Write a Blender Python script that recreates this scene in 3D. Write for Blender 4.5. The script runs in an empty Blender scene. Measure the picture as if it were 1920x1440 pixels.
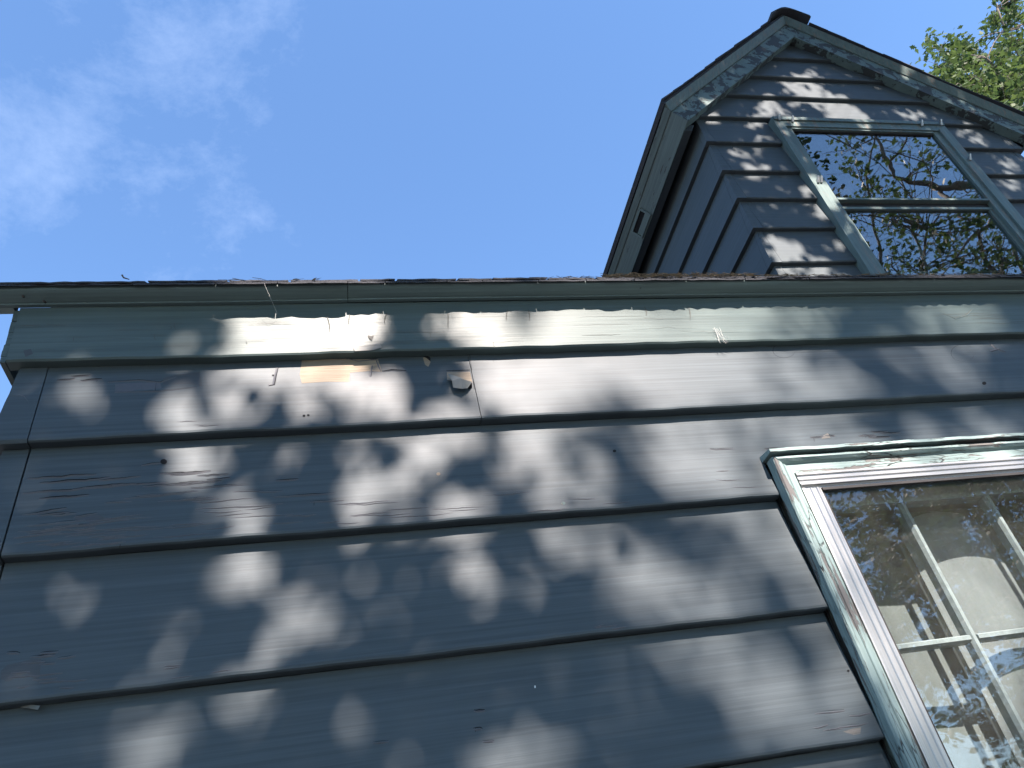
import bpy, math, random
import numpy as np
from mathutils import Vector, Matrix

random.seed(7)
rng = np.random.default_rng(7)
scene = bpy.context.scene
COL = scene.collection

# ------------------------------------------------------------------ camera
FPX, CAM_Z = 1490.0, 1.5
_vx = np.array([7300 - 960, 720 - 480, -FPX]); _vz = np.array([528 - 960, 720 + 1219, -FPX])
_x = _vx / np.linalg.norm(_vx); _z = _vz / np.linalg.norm(_vz)
_x = _x - _z * (_x @ _z) * .5; _z = _z - _x * (_x @ _z)
_x /= np.linalg.norm(_x); _z /= np.linalg.norm(_z)
_x = _x - _z * (_x @ _z); _x /= np.linalg.norm(_x)
ROT = np.array([_x, np.cross(_z, _x), _z])          # camera axes in world terms
cam_d = bpy.data.cameras.new('camera'); cam = bpy.data.objects.new('camera', cam_d); COL.objects.link(cam)
cam_d.sensor_width = 36; cam_d.lens = 36 * FPX / 1920; cam_d.clip_start = .05; cam_d.clip_end = 2000
M = Matrix([list(r) + [0] for r in ROT] + [[0, 0, 0, 1]]); M.translation = (0, 0, CAM_Z)
cam.matrix_world = M
scene.camera = cam

# ------------------------------------------------------------------ sun, sky, exposure
SUN_AZ = math.radians(8)                      # to the right of the wall's normal, behind the viewer
SUN_EL = math.atan(1.11 * math.cos(SUN_AZ))
SUN = np.array([math.cos(SUN_EL) * math.sin(SUN_AZ), -math.cos(SUN_EL) * math.cos(SUN_AZ), math.sin(SUN_EL)])
sl = bpy.data.lights.new('sun', 'SUN'); sl.energy = 3.4; sl.angle = math.radians(.53); sl.color = (1, .85, .765)
so = bpy.data.objects.new('sun', sl); COL.objects.link(so)
so.rotation_euler = Vector(SUN).to_track_quat('Z', 'Y').to_euler()
so.location = (0, -10, 20)

world = bpy.data.worlds.new('World'); scene.world = world; world.use_nodes = True
nt = world.node_tree; nt.nodes.clear()
W = lambda t: nt.nodes.new(t)
sky = W('ShaderNodeTexSky'); sky.sky_type = 'NISHITA'; sky.sun_disc = False
sky.sun_elevation = SUN_EL; sky.sun_rotation = math.pi - SUN_AZ
sky.air_density = 1.0; sky.dust_density = .0; sky.ozone_density = 3.5; sky.altitude = 100
tc = W('ShaderNodeTexCoord')
wn = W('ShaderNodeTexNoise'); wn.inputs['Scale'].default_value = 3.6; wn.inputs['Detail'].default_value = 12
wn.inputs['Roughness'].default_value = .68; wn.inputs['Distortion'].default_value = .12
wm = W('ShaderNodeMapping'); wm.inputs['Location'].default_value = (3.1, 1.7, .35); wm.inputs['Scale'].default_value = (1, 1, 1.5)
wr = W('ShaderNodeMapRange'); wr.inputs['From Min'].default_value = .62; wr.inputs['From Max'].default_value = .92
wr.inputs['To Max'].default_value = .13
wmix = W('ShaderNodeMix'); wmix.data_type = 'RGBA'; wmix.inputs['B'].default_value = (6.6, 7.2, 8.2, 1)
wb = W('ShaderNodeBackground'); wb.inputs['Strength'].default_value = .057
wo = W('ShaderNodeOutputWorld')
# the wisp of cirrus the photograph shows: the same noise is let through more strongly around its direction
wdot = W('ShaderNodeVectorMath'); wdot.operation = 'DOT_PRODUCT'
_c = ROT @ np.array([210 - 960, 720 - 230, -FPX]); _c /= np.linalg.norm(_c); wdot.inputs[1].default_value = tuple(_c)
wbl = W('ShaderNodeMapRange'); wbl.inputs['From Min'].default_value = .965; wbl.inputs['From Max'].default_value = 1.0
wbl.inputs['To Min'].default_value = 0.0; wbl.inputs['To Max'].default_value = .20
wadd = W('ShaderNodeMath'); wadd.operation = 'ADD'
L = nt.links.new
L(tc.outputs['Generated'], wm.inputs['Vector']); L(wm.outputs['Vector'], wn.inputs['Vector'])
L(tc.outputs['Generated'], wdot.inputs[0]); L(wdot.outputs['Value'], wbl.inputs['Value'])
L(wn.outputs['Fac'], wadd.inputs[0]); L(wbl.outputs['Result'], wadd.inputs[1])
L(wadd.outputs[0], wr.inputs['Value']); L(wr.outputs['Result'], wmix.inputs['Factor'])
whs = W('ShaderNodeHueSaturation'); whs.inputs['Saturation'].default_value = 1.06; L(sky.outputs['Color'], whs.inputs['Color']); L(whs.outputs[0], wmix.inputs['A']); L(wmix.outputs['Result'], wb.inputs['Color']); L(wb.outputs[0], wo.inputs[0])

vs = scene.view_settings
vs.view_transform = 'Standard'; vs.look = 'None'; vs.gamma = 1; vs.use_curve_mapping = False
vs.exposure = 2.75
scene.cycles.max_bounces = 8; scene.cycles.transparent_max_bounces = 16
scene.cycles.caustics_reflective = False; scene.cycles.caustics_refractive = False

# ------------------------------------------------------------------ measuring helpers
def ray(u, v): return ROT @ np.array([u - 960, 720 - v, -FPX])
def on_y(u, v, y):
    d = ray(u, v); p = d * (y / d[1]); p[2] += CAM_Z; return p
def to_px(p):
    c = ROT.T @ (np.asarray(p) - np.array([0, 0, CAM_Z])); return 960 + FPX * c[0] / -c[2], 720 - FPX * c[1] / -c[2]

# ------------------------------------------------------------------ mesh helpers
def mesh_obj(name, verts, faces, mat, parent=None, smooth=False):
    me = bpy.data.meshes.new(name); me.from_pydata([tuple(map(float, v)) for v in verts], [], faces)
    me.update()
    if smooth: me.shade_smooth()
    if mat: me.materials.append(mat)
    o = bpy.data.objects.new(name, me); COL.objects.link(o)
    if parent: o.parent = parent
    return o

class MB:
    def __init__(s): s.v = []; s.f = []
    def loft(s, A, B, n=1, wob=None):
        """prism between polygon A and polygon B (same winding), n steps, wob(t,i,p) may move points"""
        base = len(s.v); k = len(A)
        for j in range(n + 1):
            t = j / n
            for i in range(k):
                p = [A[i][q] + (B[i][q] - A[i][q]) * t for q in range(3)]
                if wob: p = wob(t, i, p)
                s.v.append(p)
        for j in range(n):
            for i in range(k):
                a = base + j * k + i; b = base + j * k + (i + 1) % k
                s.f.append((a, b, b + k, a + k))
        s.f.append(tuple(base + i for i in reversed(range(k))))
        s.f.append(tuple(base + n * k + i for i in range(k)))
        return s
    def box(s, x0, x1, y0, y1, z0, z1):
        return s.loft([(x0, y0, z0), (x0, y1, z0), (x0, y1, z1), (x0, y0, z1)],
                      [(x1, y0, z0), (x1, y1, z0), (x1, y1, z1), (x1, y0, z1)])
    def prism_x(s, prof, x0, x1, n=1, wob=None):
        return s.loft([(x0, y, z) for y, z in prof], [(x1, y, z) for y, z in prof], n, wob)
    def tube(s, pts, rad, k=7):
        base = len(s.v); pts = [np.asarray(p, float) for p in pts]
        for j, p in enumerate(pts):
            d = pts[min(j + 1, len(pts) - 1)] - pts[max(j - 1, 0)]; d = d / (np.linalg.norm(d) + 1e-9)
            a = np.cross(d, (0, 0, 1) if abs(d[2]) < .9 else (1, 0, 0)); a /= np.linalg.norm(a); b = np.cross(d, a)
            for i in range(k):
                t = 2 * math.pi * i / k
                s.v.append(p + rad[j] * (a * math.cos(t) + b * math.sin(t)))
        for j in range(len(pts) - 1):
            for i in range(k):
                q = base + j * k; s.f.append((q + i, q + (i + 1) % k, q + k + (i + 1) % k, q + k + i))
        s.f.append(tuple(base + i for i in reversed(range(k)))); q = base + (len(pts) - 1) * k
        s.f.append(tuple(q + i for i in range(k)))
        return s
    def build(s, name, mat, parent=None, smooth=False):
        o = mesh_obj(name, s.v, s.f, mat, parent, smooth)
        import bmesh
        bm = bmesh.new(); bm.from_mesh(o.data); bmesh.ops.recalc_face_normals(bm, faces=bm.faces); bm.to_mesh(o.data); bm.free()
        return o

def empty(name, loc, label, cat, group=None):
    o = bpy.data.objects.new(name, None); COL.objects.link(o); o.location = loc; o.empty_display_size = .2
    o['label'] = label; o['category'] = cat
    if group: o['group'] = group
    return o
def tag(o, label, cat, group=None, kind=None):
    o['label'] = label; o['category'] = cat
    if group: o['group'] = group
    if kind: o['kind'] = kind
    return o

def waver(amp, freq, seed, idx=None, axis=2):
    ph = random.Random(seed).random() * 50
    def w(t, i, p):
        if idx is None or i in idx:
            d = amp * (math.sin(t * freq + ph) + .6 * math.sin(t * freq * 2.7 + ph * 1.7) + .4 * math.sin(t * freq * 7.1 + ph * 3))
            p[axis] += d
        return p
    return w

# ------------------------------------------------------------------ materials
def mat_new(name):
    m = bpy.data.materials.new(name); m.use_nodes = True; n = m.node_tree; n.nodes.clear()
    out = n.nodes.new('ShaderNodeOutputMaterial'); return m, n, out
def node(n, t, **kw):
    o = n.nodes.new(t)
    for k, v in kw.items():
        if k in o.inputs: o.inputs[k].default_value = v
        else: setattr(o, k, v)
    return o

COOL = (.87, 1.04, 1.02)
def paint(name, col, col2, rough=.5, grain=(2.5, 2.5, 170), bump=.55, crack=.35, crack_scale=(7, 7, 45), flake=0.0,
          under=(.16, .145, .125), spec=.22, dirt=.38):
    """old brushed oil paint on wood: brush marks along the grain, hairline checks, worn flakes"""
    col = tuple(a * b for a, b in zip(col, COOL)); col2 = tuple(a * b for a, b in zip(col2, COOL))
    m, n, out = mat_new(name); l = n.links.new
    tcx = node(n, 'ShaderNodeTexCoord')
    mp = node(n, 'ShaderNodeMapping'); mp.inputs['Scale'].default_value = grain
    l(tcx.outputs['Object'], mp.inputs['Vector'])
    gr = node(n, 'ShaderNodeTexNoise', Scale=1.0, Detail=4.0, Roughness=.6); l(mp.outputs[0], gr.inputs['Vector'])
    big = node(n, 'ShaderNodeTexNoise', Scale=5.0, Detail=5.0, Roughness=.6); l(tcx.outputs['Object'], big.inputs['Vector'])
    # checks in the paint, running along the grain, only where the paint has aged
    mp2 = node(n, 'ShaderNodeMapping'); mp2.inputs['Scale'].default_value = crack_scale
    l(tcx.outputs['Object'], mp2.inputs['Vector'])
    wob = node(n, 'ShaderNodeTexNoise', Scale=1.3, Detail=3.0); l(mp2.outputs[0], wob.inputs['Vector'])
    wadd_ = node(n, 'ShaderNodeMix', data_type='VECTOR'); wadd_.inputs['Factor'].default_value = .3
    l(mp2.outputs[0], wadd_.inputs[4]); l(wob.outputs['Color'], wadd_.inputs[5])
    vor = node(n, 'ShaderNodeTexVoronoi', feature='DISTANCE_TO_EDGE', Scale=1.0); l(wadd_.outputs[1], vor.inputs['Vector'])
    cr = node(n, 'ShaderNodeMapRange'); cr.inputs['From Min'].default_value = .012; cr.inputs['From Max'].default_value = .045
    cr.inputs['To Min'].default_value = 1; cr.inputs['To Max'].default_value = 0; l(vor.outputs['Distance'], cr.inputs['Value'])
    msk = node(n, 'ShaderNodeTexNoise', Scale=2.3, Detail=4.0, Roughness=.7); l(tcx.outputs['Object'], msk.inputs['Vector'])
    mr = node(n, 'ShaderNodeMapRange'); mr.inputs['From Min'].default_value = .60 - .2 * crack; mr.inputs['From Max'].default_value = .68 - .2 * crack
    l(msk.outputs['Fac'], mr.inputs['Value'])
    cm = node(n, 'ShaderNodeMath', operation='MULTIPLY'); l(cr.outputs[0], cm.inputs[0]); l(mr.outputs[0], cm.inputs[1])
    # colour
    mc = node(n, 'ShaderNodeMix', data_type='RGBA'); mc.inputs['A'].default_value = (*col, 1); mc.inputs['B'].default_value = (*col2, 1)
    l(big.outputs['Fac'], mc.inputs['Factor'])
    gm = node(n, 'ShaderNodeMix', data_type='RGBA', blend_type='MULTIPLY')
    gv = node(n, 'ShaderNodeMapRange'); gv.inputs['From Min'].default_value = .3; gv.inputs['From Max'].default_value = .7
    gv.inputs['To Min'].default_value = 1 - dirt; gv.inputs['To Max'].default_value = 1 + dirt * .4
    l(gr.outputs['Fac'], gv.inputs['Value']); gm.inputs['Factor'].default_value = .6
    l(mc.outputs['Result'], gm.inputs['A']); l(gv.outputs[0], gm.inputs['B'])
    last = gm.outputs['Result']
    hgt = node(n, 'ShaderNodeMath', operation='MULTIPLY_ADD'); hgt.inputs[1].default_value = .35; l(gr.outputs['Fac'], hgt.inputs[0])
    hc = node(n, 'ShaderNodeMath', operation='MULTIPLY'); hc.inputs[1].default_value = -1.2; l(cm.outputs[0], hc.inputs[0]); l(hc.outputs[0], hgt.inputs[2])
    H = hgt.outputs[0]
    dk = node(n, 'ShaderNodeMix', data_type='RGBA'); dk.inputs['B'].default_value = (.03, .028, .026, 1)
    l(cm.outputs[0], dk.inputs['Factor']); l(last, dk.inputs['A']); last = dk.outputs['Result']
    if flake > 0:
        mpf = node(n, 'ShaderNodeMapping'); mpf.inputs['Scale'].default_value = tuple(22 if g_ > 20 else (5 if g_ == 9 else 2) for g_ in grain)
        l(tcx.outputs['Object'], mpf.inputs['Vector'])
        fn = node(n, 'ShaderNodeTexNoise', Scale=2.2, Detail=7.0, Roughness=.68, Distortion=.4); l(mpf.outputs[0], fn.inputs['Vector'])
        fr = node(n, 'ShaderNodeMapRange'); fr.inputs['From Min'].default_value = .66 - .25 * flake; fr.inputs['From Max'].default_value = .675 - .25 * flake
        l(fn.outputs['Fac'], fr.inputs['Value'])
        fm = node(n, 'ShaderNodeMix', data_type='RGBA'); fm.inputs['B'].default_value = (*under, 1)
        l(fr.outputs[0], fm.inputs['Factor']); l(last, fm.inputs['A']); last = fm.outputs['Result']
        hs = node(n, 'ShaderNodeMath', operation='SUBTRACT'); l(H, hs.inputs[0])
        hm = node(n, 'ShaderNodeMath', operation='MULTIPLY'); hm.inputs[1].default_value = 1.0; l(fr.outputs[0], hm.inputs[0])
        l(hm.outputs[0], hs.inputs[1]); H = hs.outputs[0]
    bp = node(n, 'ShaderNodeBump', Strength=bump, Distance=.0016); l(H, bp.inputs['Height'])
    b = node(n, 'ShaderNodeBsdfPrincipled'); b.inputs['Specular IOR Level'].default_value = spec
    rv = node(n, 'ShaderNodeMapRange'); rv.inputs['To Min'].default_value = rough - .08; rv.inputs['To Max'].default_value = rough + .12
    l(big.outputs['Fac'], rv.inputs['Value']); l(rv.outputs[0], b.inputs['Roughness'])
    l(last, b.inputs['Base Color']); l(bp.outputs[0], b.inputs['Normal']); l(b.outputs[0], out.inputs[0])
    return m

def plain(name, col, rough=.7, col2=None, scale=(20, 20, 20), bump=0., metallic=0., spec=.4):
    m, n, out = mat_new(name); l = n.links.new
    tcx = node(n, 'ShaderNodeTexCoord'); mp = node(n, 'ShaderNodeMapping'); mp.inputs['Scale'].default_value = scale
    l(tcx.outputs['Object'], mp.inputs['Vector'])
    ns = node(n, 'ShaderNodeTexNoise', Scale=1.0, Detail=5.0, Roughness=.65); l(mp.outputs[0], ns.inputs['Vector'])
    mc = node(n, 'ShaderNodeMix', data_type='RGBA'); mc.inputs['A'].default_value = (*col, 1); mc.inputs['B'].default_value = (*(col2 or col), 1)
    mr = node(n, 'ShaderNodeMapRange'); mr.inputs['From Min'].default_value = .3; mr.inputs['From Max'].default_value = .7
    l(ns.outputs['Fac'], mr.inputs['Value']); l(mr.outputs[0], mc.inputs['Factor'])
    b = node(n, 'ShaderNodeBsdfPrincipled', Roughness=rough, Metallic=metallic); b.inputs['Specular IOR Level'].default_value = spec
    l(mc.outputs['Result'], b.inputs['Base Color'])
    if bump:
        bp = node(n, 'ShaderNodeBump', Strength=bump, Distance=.003); l(ns.outputs['Fac'], bp.inputs['Height']); l(bp.outputs[0], b.inputs['Normal'])
    l(b.outputs[0], out.inputs[0]); return m

def glass(name, ior=1.5, dirt=.08, tint=(1, 1, 1), dirtcol=(.5, .52, .48)):
    """thin pane: clear, Fresnel mirror, with a film of dust"""
    m, n, out = mat_new(name); l = n.links.new
    tr = node(n, 'ShaderNodeBsdfTransparent'); tr.inputs['Color'].default_value = (*tint, 1)
    gl = node(n, 'ShaderNodeBsdfGlossy', Roughness=.0)
    tcx = node(n, 'ShaderNodeTexCoord')
    wv = node(n, 'ShaderNodeTexNoise', Scale=3.0, Detail=1.0); l(tcx.outputs['Object'], wv.inputs['Vector'])
    bp = node(n, 'ShaderNodeBump', Strength=.03, Distance=.02); l(wv.outputs['Fac'], bp.inputs['Height']); l(bp.outputs[0], gl.inputs['Normal'])
    lw = node(n, 'ShaderNodeLayerWeight', Blend=.5); pw = node(n, 'ShaderNodeMath', operation='POWER'); pw.inputs[1].default_value = 5
    l(lw.outputs['Facing'], pw.inputs[0]); fr = node(n, 'ShaderNodeMapRange'); fr.inputs['To Min'].default_value = ior; l(pw.outputs[0], fr.inputs['Value'])
    mx = node(n, 'ShaderNodeMixShader'); l(fr.outputs[0], mx.inputs[0]); l(tr.outputs[0], mx.inputs[1]); l(gl.outputs[0], mx.inputs[2])
    df = node(n, 'ShaderNodeBsdfDiffuse'); df.inputs['Color'].default_value = (*dirtcol, 1)
    ns = node(n, 'ShaderNodeTexNoise', Scale=14.0, Detail=8.0, Roughness=.7); l(tcx.outputs['Object'], ns.inputs['Vector'])
    mr = node(n, 'ShaderNodeMapRange'); mr.inputs['From Min'].default_value = .3; mr.inputs['From Max'].default_value = .85
    mr.inputs['To Min'].default_value = dirt * .4; mr.inputs['To Max'].default_value = dirt * 2; l(ns.outputs['Fac'], mr.inputs['Value'])
    vo = node(n, 'ShaderNodeTexVoronoi', Scale=60.0); l(tcx.outputs['Object'], vo.inputs['Vector'])
    sp = node(n, 'ShaderNodeMapRange'); sp.inputs['From Min'].default_value = .02; sp.inputs['From Max'].default_value = .06
    sp.inputs['To Min'].default_value = dirt * 4; sp.inputs['To Max'].default_value = 0; l(vo.outputs['Distance'], sp.inputs['Value'])
    ad = node(n, 'ShaderNodeMath', operation='ADD'); l(mr.outputs[0], ad.inputs[0]); l(sp.outputs[0], ad.inputs[1])
    mx2 = node(n, 'ShaderNodeMixShader'); l(ad.outputs[0], mx2.inputs[0]); l(mx.outputs[0], mx2.inputs[1]); l(df.outputs[0], mx2.inputs[2])
    l(mx2.outputs[0], out.inputs[0]); return m

def leaf_mat(name, col, col2, trans=.35):
    m, n, out = mat_new(name); l = n.links.new
    g = node(n, 'ShaderNodeNewGeometry')
    mc = node(n, 'ShaderNodeMix', data_type='RGBA'); mc.inputs['A'].default_value = (*col, 1); mc.inputs['B'].default_value = (*col2, 1)
    l(g.outputs['Random Per Island'], mc.inputs['Factor'])
    d = node(n, 'ShaderNodeBsdfPrincipled', Roughness=.6); d.inputs['Specular IOR Level'].default_value = .25; l(mc.outputs['Result'], d.inputs['Base Color'])
    t = node(n, 'ShaderNodeBsdfTranslucent')
    hs = node(n, 'ShaderNodeHueSaturation', Saturation=1.1, Value=1.3); hs.inputs['Hue'].default_value = .485
    l(mc.outputs['Result'], hs.inputs['Color']); l(hs.outputs[0], t.inputs['Color'])
    mx = node(n, 'ShaderNodeMixShader'); mx.inputs[0].default_value = trans
    l(d.outputs[0], mx.inputs[1]); l(t.outputs[0], mx.inputs[2]); l(mx.outputs[0], out.inputs[0]); return m

GREY, GREY2 = (0.068, 0.074, 0.087), (0.081, 0.087, 0.099)
m_siding = paint('grey_siding_paint', GREY, GREY2, rough=.5, crack=-3)
m_siding_worn = paint('grey_siding_paint_worn', GREY, GREY2, rough=.52, crack=-3)
m_dormer_siding = paint('grey_dormer_siding_paint', (0.074, 0.080, 0.092), (0.094, 0.098, 0.107), rough=.6, crack=-3, dirt=.35)
m_frieze = paint('sage_frieze_paint', (.088, .103, .105), (.105, .120, .120), rough=.42, crack=-3, bump=1.0, grain=(2.5, 2.5, 115))
m_crown = paint('sage_crown_paint', (0.134, 0.158, 0.165), (0.158, 0.182, 0.184), rough=.5, crack=-3, bump=.2)
m_eave = paint('sage_eave_paint', (.125, .145, .15), (.15, .17, .175), rough=.55, crack=-3, flake=.12, under=(.06, .06, .06))
m_rake = paint('flaking_rake_paint', (0.125, 0.152, 0.152), (0.194, 0.226, 0.217), rough=.6, crack=-3, flake=.6, under=(0.05, 0.057, 0.057), grain=(9, 9, 9), crack_scale=(20, 20, 20))
m_trim = paint('sage_trim_paint', (0.125, 0.152, 0.152), (0.170, 0.198, 0.194), rough=.55, crack=-3, flake=.35, under=(.17, .17, .15), grain=(60, 60, 4), crack_scale=(40, 40, 8))
m_casing_v = paint('pale_casing_paint_upright', (0.219, 0.256, 0.256), (0.268, 0.299, 0.299), rough=.5, crack=.65, grain=(150, 150, 3), crack_scale=(120, 120, 14), flake=.46, under=(.125, .122, .118), bump=.8)
m_casing_h = paint('pale_casing_paint_level', (0.219, 0.256, 0.256), (0.268, 0.299, 0.299), rough=.5, crack=.6, grain=(3, 150, 150), crack_scale=(14, 120, 120), flake=.38, under=(.125, .122, .118), bump=.8)
m_sash = paint('sash_paint', (.19, .205, .21), (.23, .245, .25), rough=.55, crack=-3, grain=(60, 60, 60))
m_alu = plain('dull_aluminium', (.38, .39, .39), .42, (.29, .30, .30), (300, 300, 4), .15, .75)
m_alu_h = plain('dull_aluminium_level', (.38, .39, .39), .42, (.30, .31, .31), (3, 300, 300), .15, .75)
m_rubber_shadow = plain('black_gasket_and_gap_shadow', (.015, .015, .016), .7)
m_sheath = plain('wall_sheathing', (.03, .032, .036), .9, (.045, .047, .05))
m_shingle = plain('asphalt_shingle', (.024, .028, .036), .95, (.055, .058, .066), (260, 260, 260), .8)
m_deck = plain('roof_shingle_field', (.026, .03, .038), .95, (.055, .058, .066), (60, 60, 60), .8)
m_bare = plain('bare_wood', (0.213, 0.174, 0.128), .8, (0.262, 0.22, 0.17), (8, 8, 220), .5)
m_bare_grey = plain('weathered_wood', (.10, .10, .095), .85, (.15, .145, .135), (8, 8, 260), .7)
m_oldpaint = plain('older_paint_layer', (0.046, 0.053, 0.06), .6, (0.06, 0.067, 0.071), (30, 30, 200), .3)
m_slit = plain('open_crack', (.006, .007, .009), 1.0)
m_lip = plain('lifted_paint_edge', (0.071, 0.077, 0.089), .55, (0.089, 0.092, 0.103), (60, 60, 60))
m_flake = plain('curled_paint_flake', (0.121, 0.138, 0.138), .6, (0.163, 0.17, 0.163), (60, 60, 60))
m_shade = plain('window_shade_cloth', (.070, .084, .082), .85, (.088, .102, .10), (30, 30, 3), .15)
m_arch = plain('pale_plaster', (.125, .145, .148), .8, (.15, .17, .17), (60, 60, 9), .2)
m_room = plain('room_plaster', (.22, .22, .18), .9, (.26, .25, .2), (3, 3, 3))
m_needle = plain('dry_needles', (.20, .155, .10), .9, (.10, .08, .055), (40, 40, 40))
m_nail = plain('rusty_nail', (.04, .03, .025), .8)
m_web = plain('cobweb_thread', (.6, .6, .58), .6)
m_bark = plain('bark', (.085, .072, .06), .95, (.15, .13, .11), (9, 9, 3), 1.0)
m_leaf_a = leaf_mat('leaf_green', (.032, .060, .020), (.055, .090, .030))
m_leaf_c = leaf_mat('leaf_light_green', (.036, .068, .024), (.066, .104, .036), .32)
m_grass = plain('gravel_yard', (.055, .06, .064), .95, (.085, .09, .092), (40, 40, 40), .5)
m_storm_glass = glass('storm_glass', .05, .011)
m_pane = glass('sash_glass', .035, .006, (.96, .98, .98))
m_dormer_glass = glass('dormer_glass', .15, .006, (.8, .84, .82))

# ------------------------------------------------------------------ ground
g = mesh_obj('gravel_yard', [(-300, -300, 0), (300, -300, 0), (300, 300, 0), (-300, 300, 0)], [(0, 1, 2, 3)], m_grass); g['kind'] = 'structure'

# ------------------------------------------------------------------ house
D = 1.40          # y of the clapboards' butt edges on the front wall
T = .024          # how far each board leans in over its exposure
CORNER = -.632
house = empty('house', (2.5, 5, 0), 'weathered grey clapboard house with sage trim and a gabled dormer', 'house')
def under_house(o): o.matrix_parent_inverse = house.matrix_world.inverted(); return o
house_inv = Matrix.Translation((-2.5, -5, 0))
def part(o, parent=None):
    o.parent = parent or house
    o.matrix_parent_inverse = house_inv if parent is None else Matrix.Identity(4)
    return o

XR, YB = 7.0, 10.5
WX0, WX1, WZ0, WZ1 = .968, 1.854, .86, 2.345         # outer casing of the front window
OX0, OX1, OZ0, OZ1 = 1.02, 1.802, .92, 2.285         # opening in the wall
w = MB()
w.box(CORNER + .04, OX0, D + .047, D + .12, .3, 2.86); w.box(OX1, XR, D + .047, D + .12, .3, 2.86)
w.box(OX0, OX1, D + .047, D + .12, OZ1, 2.86); w.box(OX0, OX1, D + .047, D + .12, .3, OZ0)
w.box(CORNER + .04, CORNER + .12, D + .12, YB, .3, 2.86); w.box(XR - .1, XR, D + .12, YB, .3, 2.86)
w.box(CORNER + .04, XR, YB - .08, YB, .3, 2.86)
wall = part(w.build('wall', m_sheath))
f_ = MB().box(CORNER + .05, XR, D + .05, YB, -.3, .3).build('foundation', plain('concrete', (.25, .24, .23), .9, (.33, .32, .3), (9, 9, 9), .4)); part(f_)
r_ = MB(); r_.box(CORNER + .13, XR - .11, 4.6, 4.7, .31, 2.84); r_.box(CORNER + .13, XR - .11, D + .13, 4.6, 2.80, 2.84)
part(r_.build('room_lining', m_room))

BUTTS = [2.503, 2.2567, 1.997, 1.749, 1.497, 1.247, .997, .747, .497, .28]
def course_of(z):
    for i, b in enumerate(BUTTS):
        if z >= b: return i
    return len(BUTTS) - 1
def top_of(i): return BUTTS[i - 1] if i else 2.76
def face_y(i, z):
    e = (BUTTS[i - 1] if i else 2.753) - BUTTS[i]
    return D + T * (z - BUTTS[i]) / e
def board_prof(i, z0=None, dy=0.):
    b = BUTTS[i]; t = top_of(i) - .0012 if i else 2.76
    z0 = b if z0 is None else z0
    if z0 == b:
        return [(D + .0045 + dy, b), (D + .0008 + dy, b + .0025), (D + dy, b + .007), (face_y(i, t) + dy, t), (D + .045, t), (D + .045, b)]
    return [(face_y(i, z0) + dy, z0), (face_y(i, t) + dy, t), (D + .045, t), (D + .045, z0)]

JX = .334
SEAM = -.565
for i in range(len(BUTTS)):
    mat = m_siding_worn if i in (1, 3) else m_siding
    runs = []
    if i == 0: runs = [(SEAM, JX - .0006, None, .0), (JX + .0006, 2.9, None, -.0012), (2.902, XR, None, 0.)]
    elif i == 1: runs = [(SEAM, WX0 - .002, None, 0.), (WX0 - .002, WX1 + .002, 2.366, 0.), (WX1 + .002, XR, None, 0.)]
    elif top_of(i) > WZ0 - .06: runs = [(SEAM, WX0 - .002, None, 0.), (WX1 + .002, XR, None, 0.)]
    else: runs = [(SEAM, 2.2, None, 0.), (2.202, XR, None, 0.)]
    if i == 1:
        mb = MB()
        for k, (a, b, z0, dy) in enumerate(runs[:2]):
            mb.prism_x(board_prof(i, z0, dy), a, b, 60 if k == 0 else 20, waver(.0010, 17, i * 9 + k, (0, 1, 2, 5) if k == 0 else ()))
        mb.build('siding_board', mat, wall); runs = runs[2:]
    for k, (a, b, z0, dy) in enumerate(runs):
        MB().prism_x(board_prof(i, z0, dy), a, b, max(2, int((b - a) * 40)), waver(.0010, 11 * (b - a), i * 9 + k, (0, 1, 2, 5))).build('siding_board', mat, wall)
    # mitred corner piece: flares out towards the butt on both faces
    b = BUTTS[i]; t = top_of(i) - .0012
    cb, ct = CORNER - .004, CORNER + .017
    yb, yt = D - .0012, face_y(i, t) - .0012
    e = .0018 + .0012 * (i % 3)
    A = [(cb + .004, yb + .004, b - .002), (SEAM - e, yb + .004, b - .002), (SEAM - e, yb + .05, b - .002), (cb + .004, yb + .09, b - .002)]
    B = [(cb, yb, b + .005), (SEAM - e, yb, b + .005), (SEAM - e, yb + .05, b + .005), (cb, yb + .09, b + .005)]
    C = [(ct, yt, t - .002), (SEAM - e, yt, t - .002), (SEAM - e, yb + .05, t - .002), (ct, yb + .09, t - .002)]
    q = MB(); q.loft(A, B); q.loft(B, C, 10, waver(.0008, 9, 40 + i, (0, 3), 0)); q.build('corner_piece', m_siding, wall)
    # side wall boards (left end of the house)
    q = MB(); y0 = D + .095
    q.loft([(cb, y0, b), (CORNER + .036, y0, b), (CORNER + .036, y0, t), (ct, y0, t)],
           [(cb, YB, b), (CORNER + .036, YB, b), (CORNER + .036, YB, t), (ct, YB, t)])
    q.build('siding_board', m_siding, wall)

# frieze board under the eave, with a rough end grain and a slightly broken lower edge
FY = 1.395
def fr_wob(t, i, p):
    x = p[0]
    if i in (0, 1, 5): p[2] += .0010 * math.sin(x * 9) + .0007 * math.sin(x * 41 + 1) + .0005 * math.sin(x * 123)
    if i in (1, 2): p[1] += .0008 * math.sin(x * 5 + 2)
    return p
frz = MB().prism_x([(FY + .003, 2.704), (FY, 2.708), (FY, 2.80), (FY, 2.8575), (FY + .030, 2.8575), (FY + .030, 2.704)], -.640, XR, 220, fr_wob).build('frieze_board', m_frieze); part(frz)
q = MB()
for j in range(9):       # ragged end of the frieze's return board
    z0 = 2.706 + j * .0168; q.box(-.652 - .003 * random.random(), -.6425, FY + .004 + .003 * random.random(), FY + .10, z0, z0 + .0160)
part(q.build('frieze_return', m_frieze))

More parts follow.
